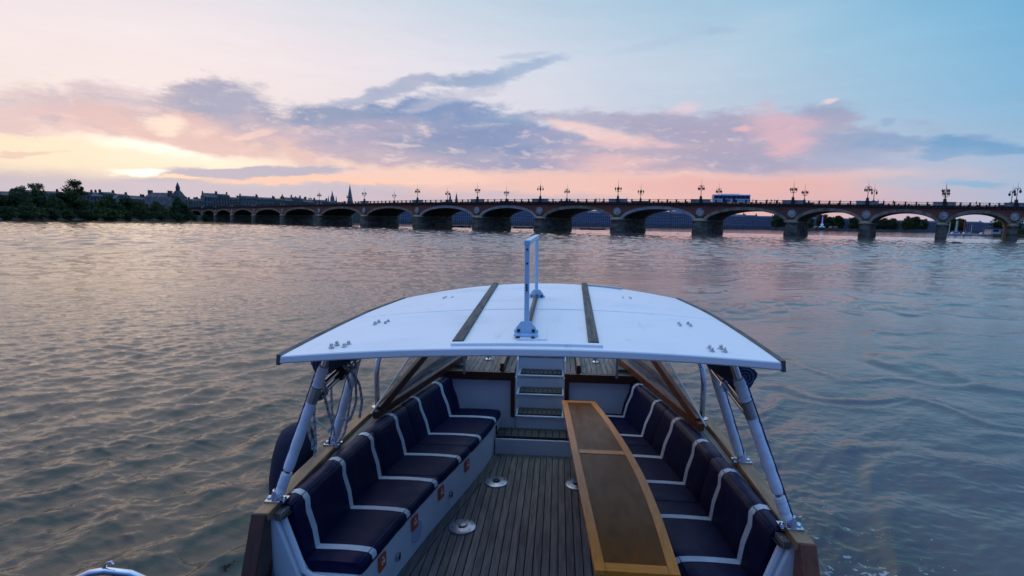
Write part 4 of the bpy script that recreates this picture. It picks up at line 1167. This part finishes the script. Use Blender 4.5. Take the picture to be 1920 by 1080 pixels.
# bulkhead, step and companion steps
for s in (-1, 1):
    b = MB(); b.box((XO+s*.75, YB+.03, .655), (.94, .05, .87)); b.build('bulkhead_panel', m_white, BOAT, bevel=.008, heel=True)
    b = MB(); b.box((XO+s*.74, YB+.0, 1.105), (.90, .07, .10)); b.build('bulkhead_beam', m_mahog, BOAT, bevel=.006, heel=True)
    b = MB(); b.box((XO+s*.318, YB-.01, .885), (.05, .06, .55)); b.build('stair_post', m_mahog, BOAT, bevel=.006, heel=True)
    b = MB(); b.box((XO+s*.45, 6.75, 1.20), (.045, 1.25, .10)); b.build('hatch_runner', m_mahog, BOAT, bevel=.006, heel=True)
    b = MB(); b.tube([(XO+s*.88, 6.0, 1.15), (XO+s*.88, 6.02, 2.14)], .016, 10); b.build('front_stanchion', m_alu, BOAT, smooth=True, heel=True)
    # fore deck planks
    n_ = 13
    for q in range(n_):
        if q == 2: continue
        x0 = .30+q*.062
        if x0 > 1.08: break
        b = MB(); b.box((XO+s*(x0+.031), 7.05, 1.147), (.056, 1.86 if x0 < .9 else 1.4, .022)); b.build('fore_deck_plank', random.choice((m_teak, m_teak2)), BOAT, heel=True)
    b = MB(); b.lathe((XO+s*.68, 6.62, 1.16), [(.04,0),(.04,.015),(.018,.03),(.018,.06),(.03,.07)], 12); b.build('deck_cleat', m_steel, BOAT, smooth=True, heel=True)
b = MB()
b.loft([[(XO-g_(y)+.1, y, 1.13), (XO+g_(y)-.1, y, 1.13)] for y in np.linspace(7.25, 9.2, 12)], closed=False)
b.build('fore_deck', m_caulk, BOAT, heel=True)
for s in (-1, 1):
    b = MB(); b.loft([[(XO+s*.315, y, 1.13), (XO+s*(g_(y)-.1), y, 1.13)] for y in np.linspace(6.16, 7.25, 6)], closed=False); b.build('side_fore_deck', m_caulk, BOAT, heel=True)
b = MB(); b.box((XO, 5.99, .335), (1.0, .27, .20)); b.build('step_box', m_white, BOAT, bevel=.008, heel=True)
def slats(y0, y1, x0, x1, z, nsl, par):
    for k in range(nsl):
        w = (x1-x0)/nsl; b = MB(); b.box((x0+(k+.5)*w, (y0+y1)/2, z), (w-.010, y1-y0, .02)); b.build('tread_slat', m_teak3, par, heel=True)
b = MB(); b.box((XO, 6.0, .442), (.98, .26, .012)); stp = b.build('step_tread', m_caulk, BOAT, heel=True); slats(5.875, 6.12, XO-.48, XO+.48, .456, 12, stp)
steps = [(6.12, .62), (6.36, .81), (6.60, .98), (6.84, 1.15)]
zprev = .44
for i, (y, z) in enumerate(steps):
    b = MB(); b.box((XO-.003, y+.02, (zprev+z)/2), (.585, .03, z-zprev)); b.build('stair_riser', m_white, BOAT, heel=True)
    if i < 3:
        b = MB(); b.box((XO-.003, y+.12, z-.006), (.585, .26, .018)); tr = b.build('stair_tread', m_white, BOAT, bevel=.004, heel=True)
        b = MB(); b.box((XO, y+.126, z+.0045), (.53, .222, .009)); b.build('tread_backing', m_caulk, tr, heel=True)
        slats(y+.018, y+.235, XO-.26, XO+.26, z+.010, 9, tr)
    zprev = z
for s in (-1, 1):
    b = MB(); b.loft([[(XO+s*.296, 6.11, .3), (XO+s*.296, 6.11, .72), (XO+s*.296, 6.75, 1.22), (XO+s*.296, 7.2, 1.22), (XO+s*.296, 7.2, .3)], [(XO+s*.312, 6.11, .3), (XO+s*.312, 6.11, .72), (XO+s*.312, 6.75, 1.22), (XO+s*.312, 7.2, 1.22), (XO+s*.312, 7.2, .3)]])
    b.build('stair_side', m_white, BOAT, heel=True)
b = MB(); b.box((XO, 7.3, 1.30), (.66, .95, .28)); b.build('companion_hatch', m_white, BOAT, bevel=.02, heel=True)
b = MB(); b.box((XO-.50, 5.96, .50), (.02, .03, .10)); b.build('door_catch', m_rubber, BOAT, heel=True)

# aft deck the picture is taken from
b = MB(); b.loft([[(XO-g_(y)+.05, y, 1.12), (XO+g_(y)-.05, y, 1.12), (XO+g_(y)-.05, y, 1.0), (XO-g_(y)+.05, y, 1.0)] for y in np.linspace(-3.4, 2.1, 10)])
b.build('aft_deck', m_teak, BOAT, heel=True)

# windscreen: varnished side frames with clear panels
for s in (-1, 1):
    A = Vector((XO+s*1.47, 4.62, 1.13)); Bv = Vector((XO+s*.97, 6.62, 1.21)); Cv = Vector((XO+s*.86, 6.55, 1.98))
    b = MB(); b.bar(A, Bv, .05, .075); b.build('windscreen_sill', m_mahog if s < 0 else m_mahog2, BOAT, bevel=.006, heel=True)
    A2 = A+Vector((-s*.02, .06, .03)); C1 = A2.lerp(Cv, 1.0)
    b = MB(); b.bar(A2, C1, .045, .08); b.build('windscreen_side_post', m_mahog if s < 0 else m_mahog2, BOAT, bevel=.006, heel=True)
    b = MB(); e = Vector((s*.004, 0, 0)); b.loft([[A2-e, Bv+Vector((0,0,.03))-e, C1-e], [A2+e, Bv+Vector((0,0,.03))+e, C1+e]]); b.build('side_glass', m_clear, BOAT, heel=True)
    # clear curtain hanging from the roof edge down to the cap rail
    b = MB(); o_ = Vector((s*.10, .05, .0))
    p0, p1, p2, p3 = A+Vector((s*.03, -.02, .02)), Vector((XO+s*1.30, 5.22, 1.54)), C1+Vector((s*.22, -.1, .08)), Bv+Vector((s*.30, 0, -.02))
    rows_ = []
    for u in np.linspace(0, 1, 9):
        wv = .012*math.sin(u*19); rows_.append([p0.lerp(p3, u)+Vector((s*wv, 0, 0)), p1.lerp(p2, u)+Vector((s*wv*1.4, 0, 0))])
    b.loft(rows_, closed=False); b.build('clear_curtain', m_clear, BOAT, smooth=True, heel=True)
    b = MB(); b.tube([p0, p0.lerp(p1, .5), p1], .008, 6); b.build('curtain_edge', m_strap, BOAT, heel=True)
    b = MB(); c = Vector((XO+s*1.10, 5.75, 1.62)); b.lathe(c, [(.012,-.03),(.022,-.01),(.022,.02),(.01,.03)], 10, 'X'); b.build('screen_catch', m_steel, BOAT, smooth=True, heel=True)

# posts in foam sleeves, carrying the roof
def lerp3(a, b_, t): return Vector(a).lerp(Vector(b_), t)
for s in (-1, 1):
    for pi, (foot, top, segs) in enumerate([((XO+s*1.60, 3.13, 1.10), (XO+s*1.20, 3.12, 2.13), [(.06,.19),(.215,.655),(.755,.88)]),
                                            ((XO+s*1.61, 4.02, 1.10), (XO+s*1.20, 3.72, 2.13), [(.07,.80)])]):
        b = MB(); b.tube([foot, top], .022, 14); post = b.build('roof_post', m_steel, BOAT, smooth=True, heel=True)
        for (a, c) in segs:
            b = MB(); n_ = 14; path = [lerp3(foot, top, a+(c-a)*k/n_) for k in range(n_+1)]
            rs_ = random.Random(pi*7+int(a*100)); b.tube(path, [.033+rs_.uniform(-.0025, .0025) for _ in path], 14); b.build('foam_sleeve', m_foam, post, smooth=True, heel=True)
        b = MB(); pa, pb = lerp3(foot, top, .06), lerp3(foot, top, segs[-1][1]); q = Vector((s*.0335, 0, 0.008)); b.bar(pa+q, pb+q, .010, .014); b.build('sleeve_seam', m_canvas, post, heel=True)
        b = MB(); fv = Vector(foot); b.box(fv+Vector((0, 0, .008)), (.13, .085, .014)); b.lathe(fv, [(.042,.01),(.036,.04),(.026,.075)], 16)
        for q in (-1, 1): b.lathe(fv+Vector((q*.05, .0, .012)), [(.016,0),(.016,.012),(.008,.02)], 8)
        b.build('post_foot', m_steel, post, smooth=True, heel=True)
    # double grab bar linking the two posts
    pa, pb = lerp3((XO+s*1.60, 3.13, 1.10), (XO+s*1.20, 3.12, 2.13), .68), lerp3((XO+s*1.61, 4.02, 1.10), (XO+s*1.20, 3.72, 2.13), .78)
    for dz in (-.022, .024):
        b = MB(); b.tube([pa+Vector((0,0,dz)), pb+Vector((0,0,dz))], .019, 12); b.build('grab_bar', m_steel if s < 0 or dz < 0 else m_steel, BOAT, smooth=True, heel=True)
    b = MB(); mid = pa.lerp(pb, .55); b.tube([mid-(pb-pa).normalized()*.012, mid+(pb-pa).normalized()*.012], .05, 12); b.build('bar_clamp', m_rubber if s < 0 else m_steel, BOAT, heel=True)
    b = MB(); b.tube([lerp3((XO+s*1.60, 3.13, 1.10), (XO+s*1.20, 3.12, 2.13), t_) for t_ in (.655, .75)], .034, 14); b.build('post_sleeve_joint', m_alu, BOAT, smooth=True, heel=True)
    # bent handrail forward of the posts
    b = MB(); P0 = Vector((XO+s*1.55, 4.92, 1.10))
    b.tube([P0, P0+Vector((0,0,.34)), P0+Vector((-s*.01,.02,.46)), P0+Vector((-s*.04,.07,.56)), P0+Vector((-s*.09,.15,.64)), P0+Vector((-s*.17,.28,.72)), P0+Vector((-s*.33,.55,.86))], .025, 14)
    hr = b.build('handrail', m_steel, BOAT, smooth=True, heel=True)
    b = MB(); b.lathe(P0, [(.055,0),(.055,.012),(.03,.02)], 16); b.build('handrail_foot', m_steel, hr, smooth=True, heel=True)

# hard roof
def roofz(x, v=0.3): u = (x-XO)/1.36; return 2.1765+(.0585+.045*v)*(1-min(1, abs(u))**2)+.016*x
def yn(u): return 2.78+.0*u
def yf(u): return 5.26+.26*(1-u*u)
b = MB(); rings = []
nu, nv = 24, 14
def rp(u, v, dz): 
    x = XO+u*(1.35+.035*(1-(2*v-1)**2)); return (x, yn(u)*(1-v)+yf(u)*v, 2.1765+(.0585+.045*v)*(1-u*u)+.016*x+dz-.05*max(0, v-.6)*u*u)
for i in range(nu+1):
    u = -1+2*i/nu
    rings.append([rp(u, v/nv, 0) for v in range(nv+1)] + [rp(u, v/nv, -.045) for v in range(nv, -1, -1)])
b.loft(rings)
canopy = b.build('canopy', m_roofw, BOAT, smooth=True, bevel=.008, heel=True, angle=40)
for s in (-1, 1):
    b = MB(); b.loft([[Vector(rp(s*1.0, v/nv, 0))+Vector((a*s, 0, c)) for a, c in ((-.012,.006),(.012,.010),(.018,-.05),(-.0,-.052))] for v in range(nv+1)]); b.build('edge_trim', m_grip, canopy, heel=True)
    xs0, xs1 = (-.385, -.475) if s < 0 else (.375, .445)
    b = MB(); rings = []
    for k in range(13):
        y = 2.90+(5.52-2.90)*k/12; x = xs0+(xs1-xs0)*k/12; z = roofz(x, k/12)
        rings.append([(x-.030, y, z-.01), (x-.028, y, z+.020), (x+.028, y, z+.020), (x+.030, y, z-.01)])
    b.loft(rings); b.build('grip_strip', m_grip, canopy, bevel=.003, heel=True)
    for (x, y) in ((1.06, 2.93), (1.045, 3.62), (.80, 4.75)):
        for (dx, dy) in ((-.035,-.035),(.035,-.02),(-.03,.03),(.035,.045)):
            b = MB(); c = (s*x+XO+dx*1.0, y+dy, roofz(s*x)-.004); b.lathe(c, [(.017,0),(.017,.006),(.010,.009),(.010,.020),(.006,.024)], 10); b.build('roof_bolt', m_alu, canopy, smooth=True, heel=True)
b = MB(); rings = []
for k in range(13):
    x = -.41+(.83)*k/12; z = roofz(x, 0); rings.append([(x, 2.835, z-.004), (x, 2.835, z+.016), (x, 2.875, z+.018), (x, 2.875, z-.004)])
b.loft(rings); b.build('front_batten', m_roofw, canopy, bevel=.004, heel=True)
b = MB(); rings = []
for k in range(8):
    x = .45+.36*k/7; u = (x-XO)/1.35; y = yf(u)-.06; z = roofz(x, 1)-.01; rings.append([(x, y, z-.004), (x, y, z+.02), (x, y+.04, z+.02), (x, y+.04, z-.004)])
b.loft(rings); b.build('rear_batten', m_alu, canopy, heel=True)
b = MB(); rings = []
for k in range(25):
    u = -1+2*k/24; x = XO+u*1.37; y = 3.98; z = 2.1765+(.0585+.020)*(1-u*u)+.016*x+.0005
    rings.append([(x, y-.006, z), (x, y-.003, z+.0035), (x, y+.003, z+.0035), (x, y+.006, z)])
b.loft(rings); b.build('panel_joint', m_roofw, canopy, heel=True)

# upright frame on the roof with a clear panel
frame = MB(); frame.box((-.005, 3.06, 2.51), (.028, .028, .53)); frame = frame.build('roof_frame', m_alu, BOAT, bevel=.004, heel=True)
FR = mat('frame_paint', (.40,.58,.72), .4)
frame.data.materials[0] = FR
b = MB(); b.box((-.01, 4.56, 2.51), (.028, .028, .53)); b.build('frame_post', FR, frame, bevel=.004, heel=True)
b = MB(); b.bar((-.005, 3.044, 2.788), (-.01, 4.576, 2.788), .036, .03); b.build('frame_top_bar', FR, frame, bevel=.004, heel=True)
b = MB(); b.bar((-.005, 3.08, 2.28), (-.01, 4.54, 2.28), .03, .02); b.build('frame_lower_bar', m_rubber, frame, heel=True)
b = MB(); b.bar((-.005, 3.08, 2.535), (-.01, 4.54, 2.535), .006, .47); b.build('clear_panel', m_pleat, frame, heel=True)
b = MB(); b.bar((.03, 2.97, 2.243), (.025, 4.68, 2.243), .17, .008); b.build('frame_base_plate', m_roofw, frame, heel=True)
for y in (3.06, 4.56):
    b = MB(); b.box((-.007, y, 2.256), (.14, .10, .016))
    for q in (-1, 1): b.prism([(-.007+q*.02, y-.01), (-.007+q*.07, y-.01), (-.007+q*.07, y+.01), (-.007+q*.02, y+.01)], 2.258, 2.283)
    b.loft([[(-.075, y-.012, 2.258), (-.065, y-.012, 2.298), (-.035, y-.012, 2.335), (.02, y-.012, 2.335), (.05, y-.012, 2.298), (.06, y-.012, 2.258)], [(-.075, y-.022, 2.258), (-.065, y-.022, 2.298), (-.035, y-.022, 2.335), (.02, y-.022, 2.335), (.05, y-.022, 2.298), (.06, y-.022, 2.258)]])
    b.build('frame_foot', FR, frame, bevel=.003, heel=True)
    b = MB()
    for q in (-.05, .036): b.lathe((q, y-.075, 2.250), [(.012,0),(.012,.006)], 8); b.lathe((q, y-.0225, 2.28), [(.010,-.006),(.010,.004)], 8, 'Y')
    b.build('foot_screws', m_rubber, frame, heel=True, kind='stuff')
b = MB()
for z in (2.75, 2.67, 2.545, 2.53, 2.515): b.lathe((-.005, 3.0465, z), [(.006,-.004),(.006,.002)], 8, 'Y')
b.build('post_screws', m_rubber, frame, heel=True)

# bent rail corner of the aft deck at the lower left
b = MB(); b.tube([(-2.05,1.75,1.05),(-1.93,1.82,1.30),(-1.80,1.87,1.405),(-1.74,1.89,1.43),(-1.68,1.90,1.437),(-1.60,1.93,1.41),(-1.45,1.98,1.30),(-1.30,2.05,1.12)], .016, 12)
rc = b.build('aft_rail', m_steel, BOAT, smooth=True)
b = MB(); b.tube([(-1.69,1.90,1.45),(-1.672,1.90,1.472),(-1.655,1.90,1.480),(-1.645,1.90,1.468)], .006, 8); b.build('rail_hook', m_steel, rc, smooth=True)
b = MB(); b.tube([(-1.66,1.91,1.41),(-1.52,1.95,1.34),(-1.35,2.02,1.18)], .020, 10); b.build('rail_grip', m_rubber, rc, smooth=True)
b = MB(); b.tube([(-2.05,1.75,1.06),(-1.62,1.80,1.06)], .02, 8); b.tube([(-1.30,2.05,1.13),(-1.5,1.95,1.10)], .018, 8); b.build('rail_socket', m_steel, rc)

# ---------------- cushions
def cushion(s, ya, yb, stripes, label):
    ym = (ya+yb)/2
    t = empty('bench_cushion', (XO+s*(k_(ym)), ym, .62), label, 'cushion', 'navy bench cushions with white straps')
    n_ = max(8, int((yb-ya)/.045))
    ys = np.linspace(ya, yb, n_)
    def inset(y):    # soften the ends, pull in under each strap, sag a little between
        e = min(y-ya, yb-y); q = .010*(1-min(1, e/.025))
        q += sum(.0045*math.exp(-((y-t_)/.035)**2) for t_ in stripes)
        return q+.0025*math.sin(y*9.3+s)*math.sin(y*23+1)
    def seat_ring(y, o=0.0):
        i_ = inset(y)-o; x0, x1 = f_(y)-.025, k_(y)
        z0, z1 = .615, .705-i_
        puff = .006
        pr = [(x0+i_+.01, z0+.004), (x0+i_, z0+.035), (x0+i_+.006, z1-.022), (x0+i_+.030, z1-.004)]
        pr += [(x0+.03+(x1-x0-.03)*q, z1+puff*math.sin(math.pi*q)) for q in (.2,.4,.6,.8)] + [(x1+.03, z1), (x1+.05, z0+.004)]
        return [(XO+s*x, y, z) for x, z in pr]
    def back_ring(y, o=0.0):
        i_ = inset(y)-o; x0, x1 = k_(y)-.005, t_x(y)-.03
        pr = [(x0+i_+.02, .69), (x0+(x1-x0)*.35+i_, .84), (x0+(x1-x0)*.68+i_, .97), (x1-.035+i_, 1.045), (x1-.012+i_*.7, 1.083-i_), (x1+.03, 1.098-i_), (x1+.075, 1.090-i_), (x1+.105-i_*.5, 1.06), (x1+.10, 1.03), (x0+.13, .69)]
        return [(XO+s*x, y, z) for x, z in pr]
    b = MB(); b.loft([seat_ring(y) for y in ys]); seat = b.build('seat_pad', m_navy, t, smooth=True, heel=True, angle=50)
    b = MB(); b.loft([back_ring(y) for y in ys]); back = b.build('back_pad', m_navy, t, smooth=True, heel=True, angle=50)
    b = MB(); b.tube([seat_ring(y, .0015)[3] for y in ys], .0035, 5); b.build('piping', m_pipe, seat, smooth=True, heel=True)
    b = MB(); b.tube([back_ring(y, .0015)[4] for y in ys], .0035, 5); b.build('piping', m_pipe, back, smooth=True, heel=True)
    for y in stripes:
        b = MB(); w = .026
        b.loft([seat_ring(y-w, .003)[1:9], seat_ring(y, .0035)[1:9], seat_ring(y+w, .003)[1:9]], closed=False)
        b.loft([seat_ring(y-w, .0005)[1:9], seat_ring(y-w, .003)[1:9]], closed=False); b.loft([seat_ring(y+w, .003)[1:9], seat_ring(y+w, .0005)[1:9]], closed=False)
        b.build('strap', m_strap, seat, smooth=True, heel=True, angle=60)
        b = MB()
        def bk(y, o): return [(p[0]-s*o*.9, p[1], p[2]+o*.3) for p in back_ring(y, 0)[0:5]] + [(p[0], p[1], p[2]+o) for p in back_ring(y, 0)[5:8]]
        b.loft([bk(y-w, .0005), bk(y-w, .004), bk(y, .0045), bk(y+w, .004), bk(y+w, .0005)], closed=False)
        b.build('strap', m_strap, back, smooth=True, heel=True, angle=60)
    return t
cushion(-1, 3.13, 4.36, [3.27, 3.78, 4.27], 'left bench cushion nearest the camera, beside the fender, with three white straps')
cushion(-1, 4.368, 5.02, [4.76], 'second left bench cushion from the camera, with a single white strap')
cushion(-1, 5.028, 6.09, [5.27, 5.80], 'farthest left bench cushion, ending at the white bulkhead')
cushion(1, 3.13, 4.13, [3.37, 3.88], 'right bench cushion nearest the camera, at the brown end board, with two white straps')
cushion(1, 4.138, 5.20, [4.42, 4.93], 'middle right bench cushion beside the middle of the table')
cushion(1, 5.208, 6.09, [5.43, 5.98], 'farthest right bench cushion, behind the narrow end of the table')

# ---------------- table
tb = empty('table', (.57, 4.3, .25), 'long narrow oak table with brown inlaid panels in front of the right bench', 'table')
TL = smooth_tab([(2.82,.41),(5.78,.235)]); TR = smooth_tab([(2.82,.885),(3.4,.895),(4.0,.875),(4.57,.815),(5.2,.72),(5.78,.60)])
def tl(y): return ip(TL, y)
def tr_(y): return ip(TR, y)
z1, z0 = .95, .918
ysn = np.linspace(2.84, 5.76, 26); fw = .062
def strip(nm, fa, fb, ya, yb, zt, mt_, bev=.003):
    b = MB(); b.loft([[(fa(y), y, z0), (fa(y), y, zt), (fb(y), y, zt), (fb(y), y, z0)] for y in np.linspace(ya, yb, 24)]); return b.build(nm, mt_, tb, bevel=bev, heel=True)
strip('long_rail', tl, lambda y: tl(y)+fw, 2.84, 5.76, z1, m_oak)
strip('long_rail', lambda y: tr_(y)-fw, tr_, 2.84, 5.76, z1, m_oak)
for ya, yb in ((2.84, 2.915), (5.70, 5.76), (4.40, 4.475)):
    strip('cross_rail', lambda y: tl(y)+fw+.0015, lambda y: tr_(y)-fw-.0015, ya, yb, z1-.0005, m_oakx, .0015)
for ya, yb in ((2.9165, 4.3985), (4.4765, 5.6985)):
    strip('inlay_panel', lambda y: tl(y)+fw+.001, lambda y: tr_(y)-fw-.001, ya, yb, z1-.004, m_inlay, 0)
for (x, y) in ((.60, 4.2), (.40, 5.2)):
    b = MB(); b.lathe((x, y, 0), [(.032,.286),(.03,.88),(.09,.90),(.09,.917)], 20); b.build('table_leg', m_steel, tb, smooth=True, heel=True)

# ---------------- fender
fe = MB()
prof = [(.02,-.34),(.11,-.315),(.150,-.24),(.168,-.08),(.165,.08),(.148,.20),(.115,.285),(.05,.33),(.02,.335)]
rings = []
for r_, z in prof: rings.append([(-1.93+r_*math.cos(a)*1.0+z*.10, 3.93+r_*1.05*math.sin(a)+z*.10, .93+z) for a in (2*math.pi*k/22 for k in range(22))])
fe.loft(rings)
fd = empty('fender', (-1.93, 3.93, .63), 'navy cloth-covered fender hanging outside the left cap rail behind the front post', 'fender')
fe.build('fender_body', m_fender, fd, smooth=True)
b = MB(); b.tube([(-1.89,3.96,1.29),(-1.80,3.98,1.34),(-1.66,4.0,1.20),(-1.60,4.02,1.16)], .006, 6); b.build('fender_line', m_rope, fd)

# ---------------- ropes
def rope(b, path, r):
    P = [Vector(p) for p in path]
    # resample
    L = [0]
    for a, c in zip(P[:-1], P[1:]): L.append(L[-1]+(c-a).length)
    n_ = int(L[-1]/.012)+2; Q = []
    xs = np.linspace(0, L[-1], n_)
    for d in range(3): Q.append(np.interp(xs, L, [p[d] for p in P]))
    Q = [np.convolve(np.pad(q, 2, mode='edge'), np.ones(5)/5, 'valid') for q in Q]
    C = [Vector(t) for t in zip(*Q)]
    for st in range(3):
        pts = []
        for i, c in enumerate(C):
            d = (C[min(i+1, len(C)-1)]-C[max(i-1, 0)]).normalized(); u = d.cross(Vector((.3,.9,.2))).normalized(); v = d.cross(u)
            ph = xs[i]/.05*2*math.pi+st*2.094
            pts.append(c+(u*math.cos(ph)+v*math.sin(ph))*r*.55)
        b[st].tube(pts, r*.62, 5)
def rope_thing(loc, label, paths, r=.0092):
    t = empty('hanging_rope', loc, label, 'rope', 'mooring ropes tied to the left grab bar')
    bs = [MB(), MB(), MB()]
    for p in paths: rope(bs, p, r)
    for q, m_ in zip(bs, (m_rope, m_rope, m_rope2)): q.build('rope_strand', m_, t, smooth=True, heel=True)
    return t
s = -1
ga, gb = lerp3((XO-1.60, 3.13, 1.10), (XO-1.20, 3.12, 2.13), .68), lerp3((XO-1.61, 4.02, 1.10), (XO-1.20, 3.72, 2.13), .78)
h1 = ga.lerp(gb, .12); h2 = ga.lerp(gb, .62)
def off(p, x, y, z): return (p.x+x*.85, p.y+y, p.z+z*.76)
def wrap(c, n=2, r=.045, dy=.03):
    dv = (gb-ga).normalized(); u = Vector((1,0,0)); u = (u-dv*u.dot(dv)).normalized(); v = dv.cross(u)
    return [c+dv*(dy*k/8/1.0-dy)+(u*math.cos(k*math.pi/4)+v*math.sin(k*math.pi/4))*r for k in range(8*n)]
rope_thing(tuple(h1), 'rope with a knotted tail hanging by the near left roof post', [
  wrap(h1, 3), [off(h1,-.03,0,-.03), off(h1,-.05,0,-.2), off(h1,-.045,0,-.38), off(h1,-.05,.01,-.50)],
  [off(h1,-.09,0,.0), off(h1,-.10,0,-.2), off(h1,-.09,0,-.40), off(h1,-.06,.0,-.46), off(h1,-.08,0,-.52), off(h1,-.05,.01,-.49), off(h1,-.06,0,-.58)],
  [off(h1,.02,.02,0), off(h1,.05,.05,-.25), off(h1,.07,.06,-.33), off(h1,.03,.04,-.38)]])
rope_thing(tuple(h2), 'looped rope hanging in long bights by the rear left roof post', [
  wrap(h2, 4, .05, .06), [off(h2,-.10,0,.0), off(h2,-.105,0,-.3), off(h2,-.10,0,-.55), off(h2,-.08,0,-.70), off(h2,-.07,.0,-.76)],
  [off(h2,.05,0,.03), off(h2,.14,0,-.12), off(h2,.15,.02,-.3), off(h2,.13,.0,-.46)],
  [off(h2,.03,0,.0), off(h2,.07,0,-.2), off(h2,.03,0,-.45), off(h2,.0,0,-.60), off(h2,-.06,0,-.70)],
  [off(h2,.10,.02,-.05), off(h2,.10,.02,-.3), off(h2,.05,.02,-.46), off(h2,.02,.02,-.5), off(h2,-.03,.02,-.46)]])
b = MB(); b.tube([(1.63, 3.12, 1.12), (1.85, 2.75, .75), (2.05, 2.3, .25)], .0025, 5)
tag(b.build('mooring_line', m_rope), 'thin pale line running from the right post foot down over the side', 'line')

# ---------------- rolled side curtains under the roof edges
for s, lab in ((-1, 'rolled navy side curtain strapped under the left edge of the roof'), (1, 'rolled blue side curtain strapped under the right edge of the roof')):
    rc_ = empty('rolled_curtain', (XO+s*1.24, 3.5, 1.95), lab, 'curtain', 'rolled side curtains')
    b = MB(); path = [(XO+s*1.345, 3.30, 1.965), (XO+s*1.335, 3.36, 1.97), (XO+s*1.28, 3.6, 1.99), (XO+s*1.22, 3.85, 2.06), (XO+s*1.2, 4.3, 2.08), (XO+s*1.18, 4.9, 2.08)]
    path = [Vector(p) for p in path]
    rings = []
    for i, p in enumerate(path):
        ring = []
        for k in range(18):
            a = 2*math.pi*k/18; r_ = .072*(1+.10*math.sin(3*a+i)+.05*math.sin(5*a))
            ring.append(p+Vector((r_*math.cos(a), 0, r_*math.sin(a))))
        rings.append(ring)
    b.loft(rings); b.build('canvas_roll', m_canvas, rc_, smooth=True, heel=True)
    b = MB()    # the spiral edge showing at the end of the roll
    sp = []
    for k in range(40): a = k*.42; r_ = .008+.0014*k; sp.append((XO+s*1.345+r_*math.cos(a), 3.295, 1.965+r_*math.sin(a)))
    b.tube(sp, .003, 5); b.build('roll_end', m_rollend, rc_, smooth=True, heel=True)
    b = MB(); b.tube([(XO+s*1.28+.062*math.cos(a), 3.6, 2.02+.062*math.sin(a)) for a in (2*math.pi*k/16 for k in range(17))], .007, 5); b.build('roll_strap', m_strap, rc_, heel=True)
print('tris', sum(len(o.data.polygons) for o in bpy.data.objects if o.type == 'MESH'))
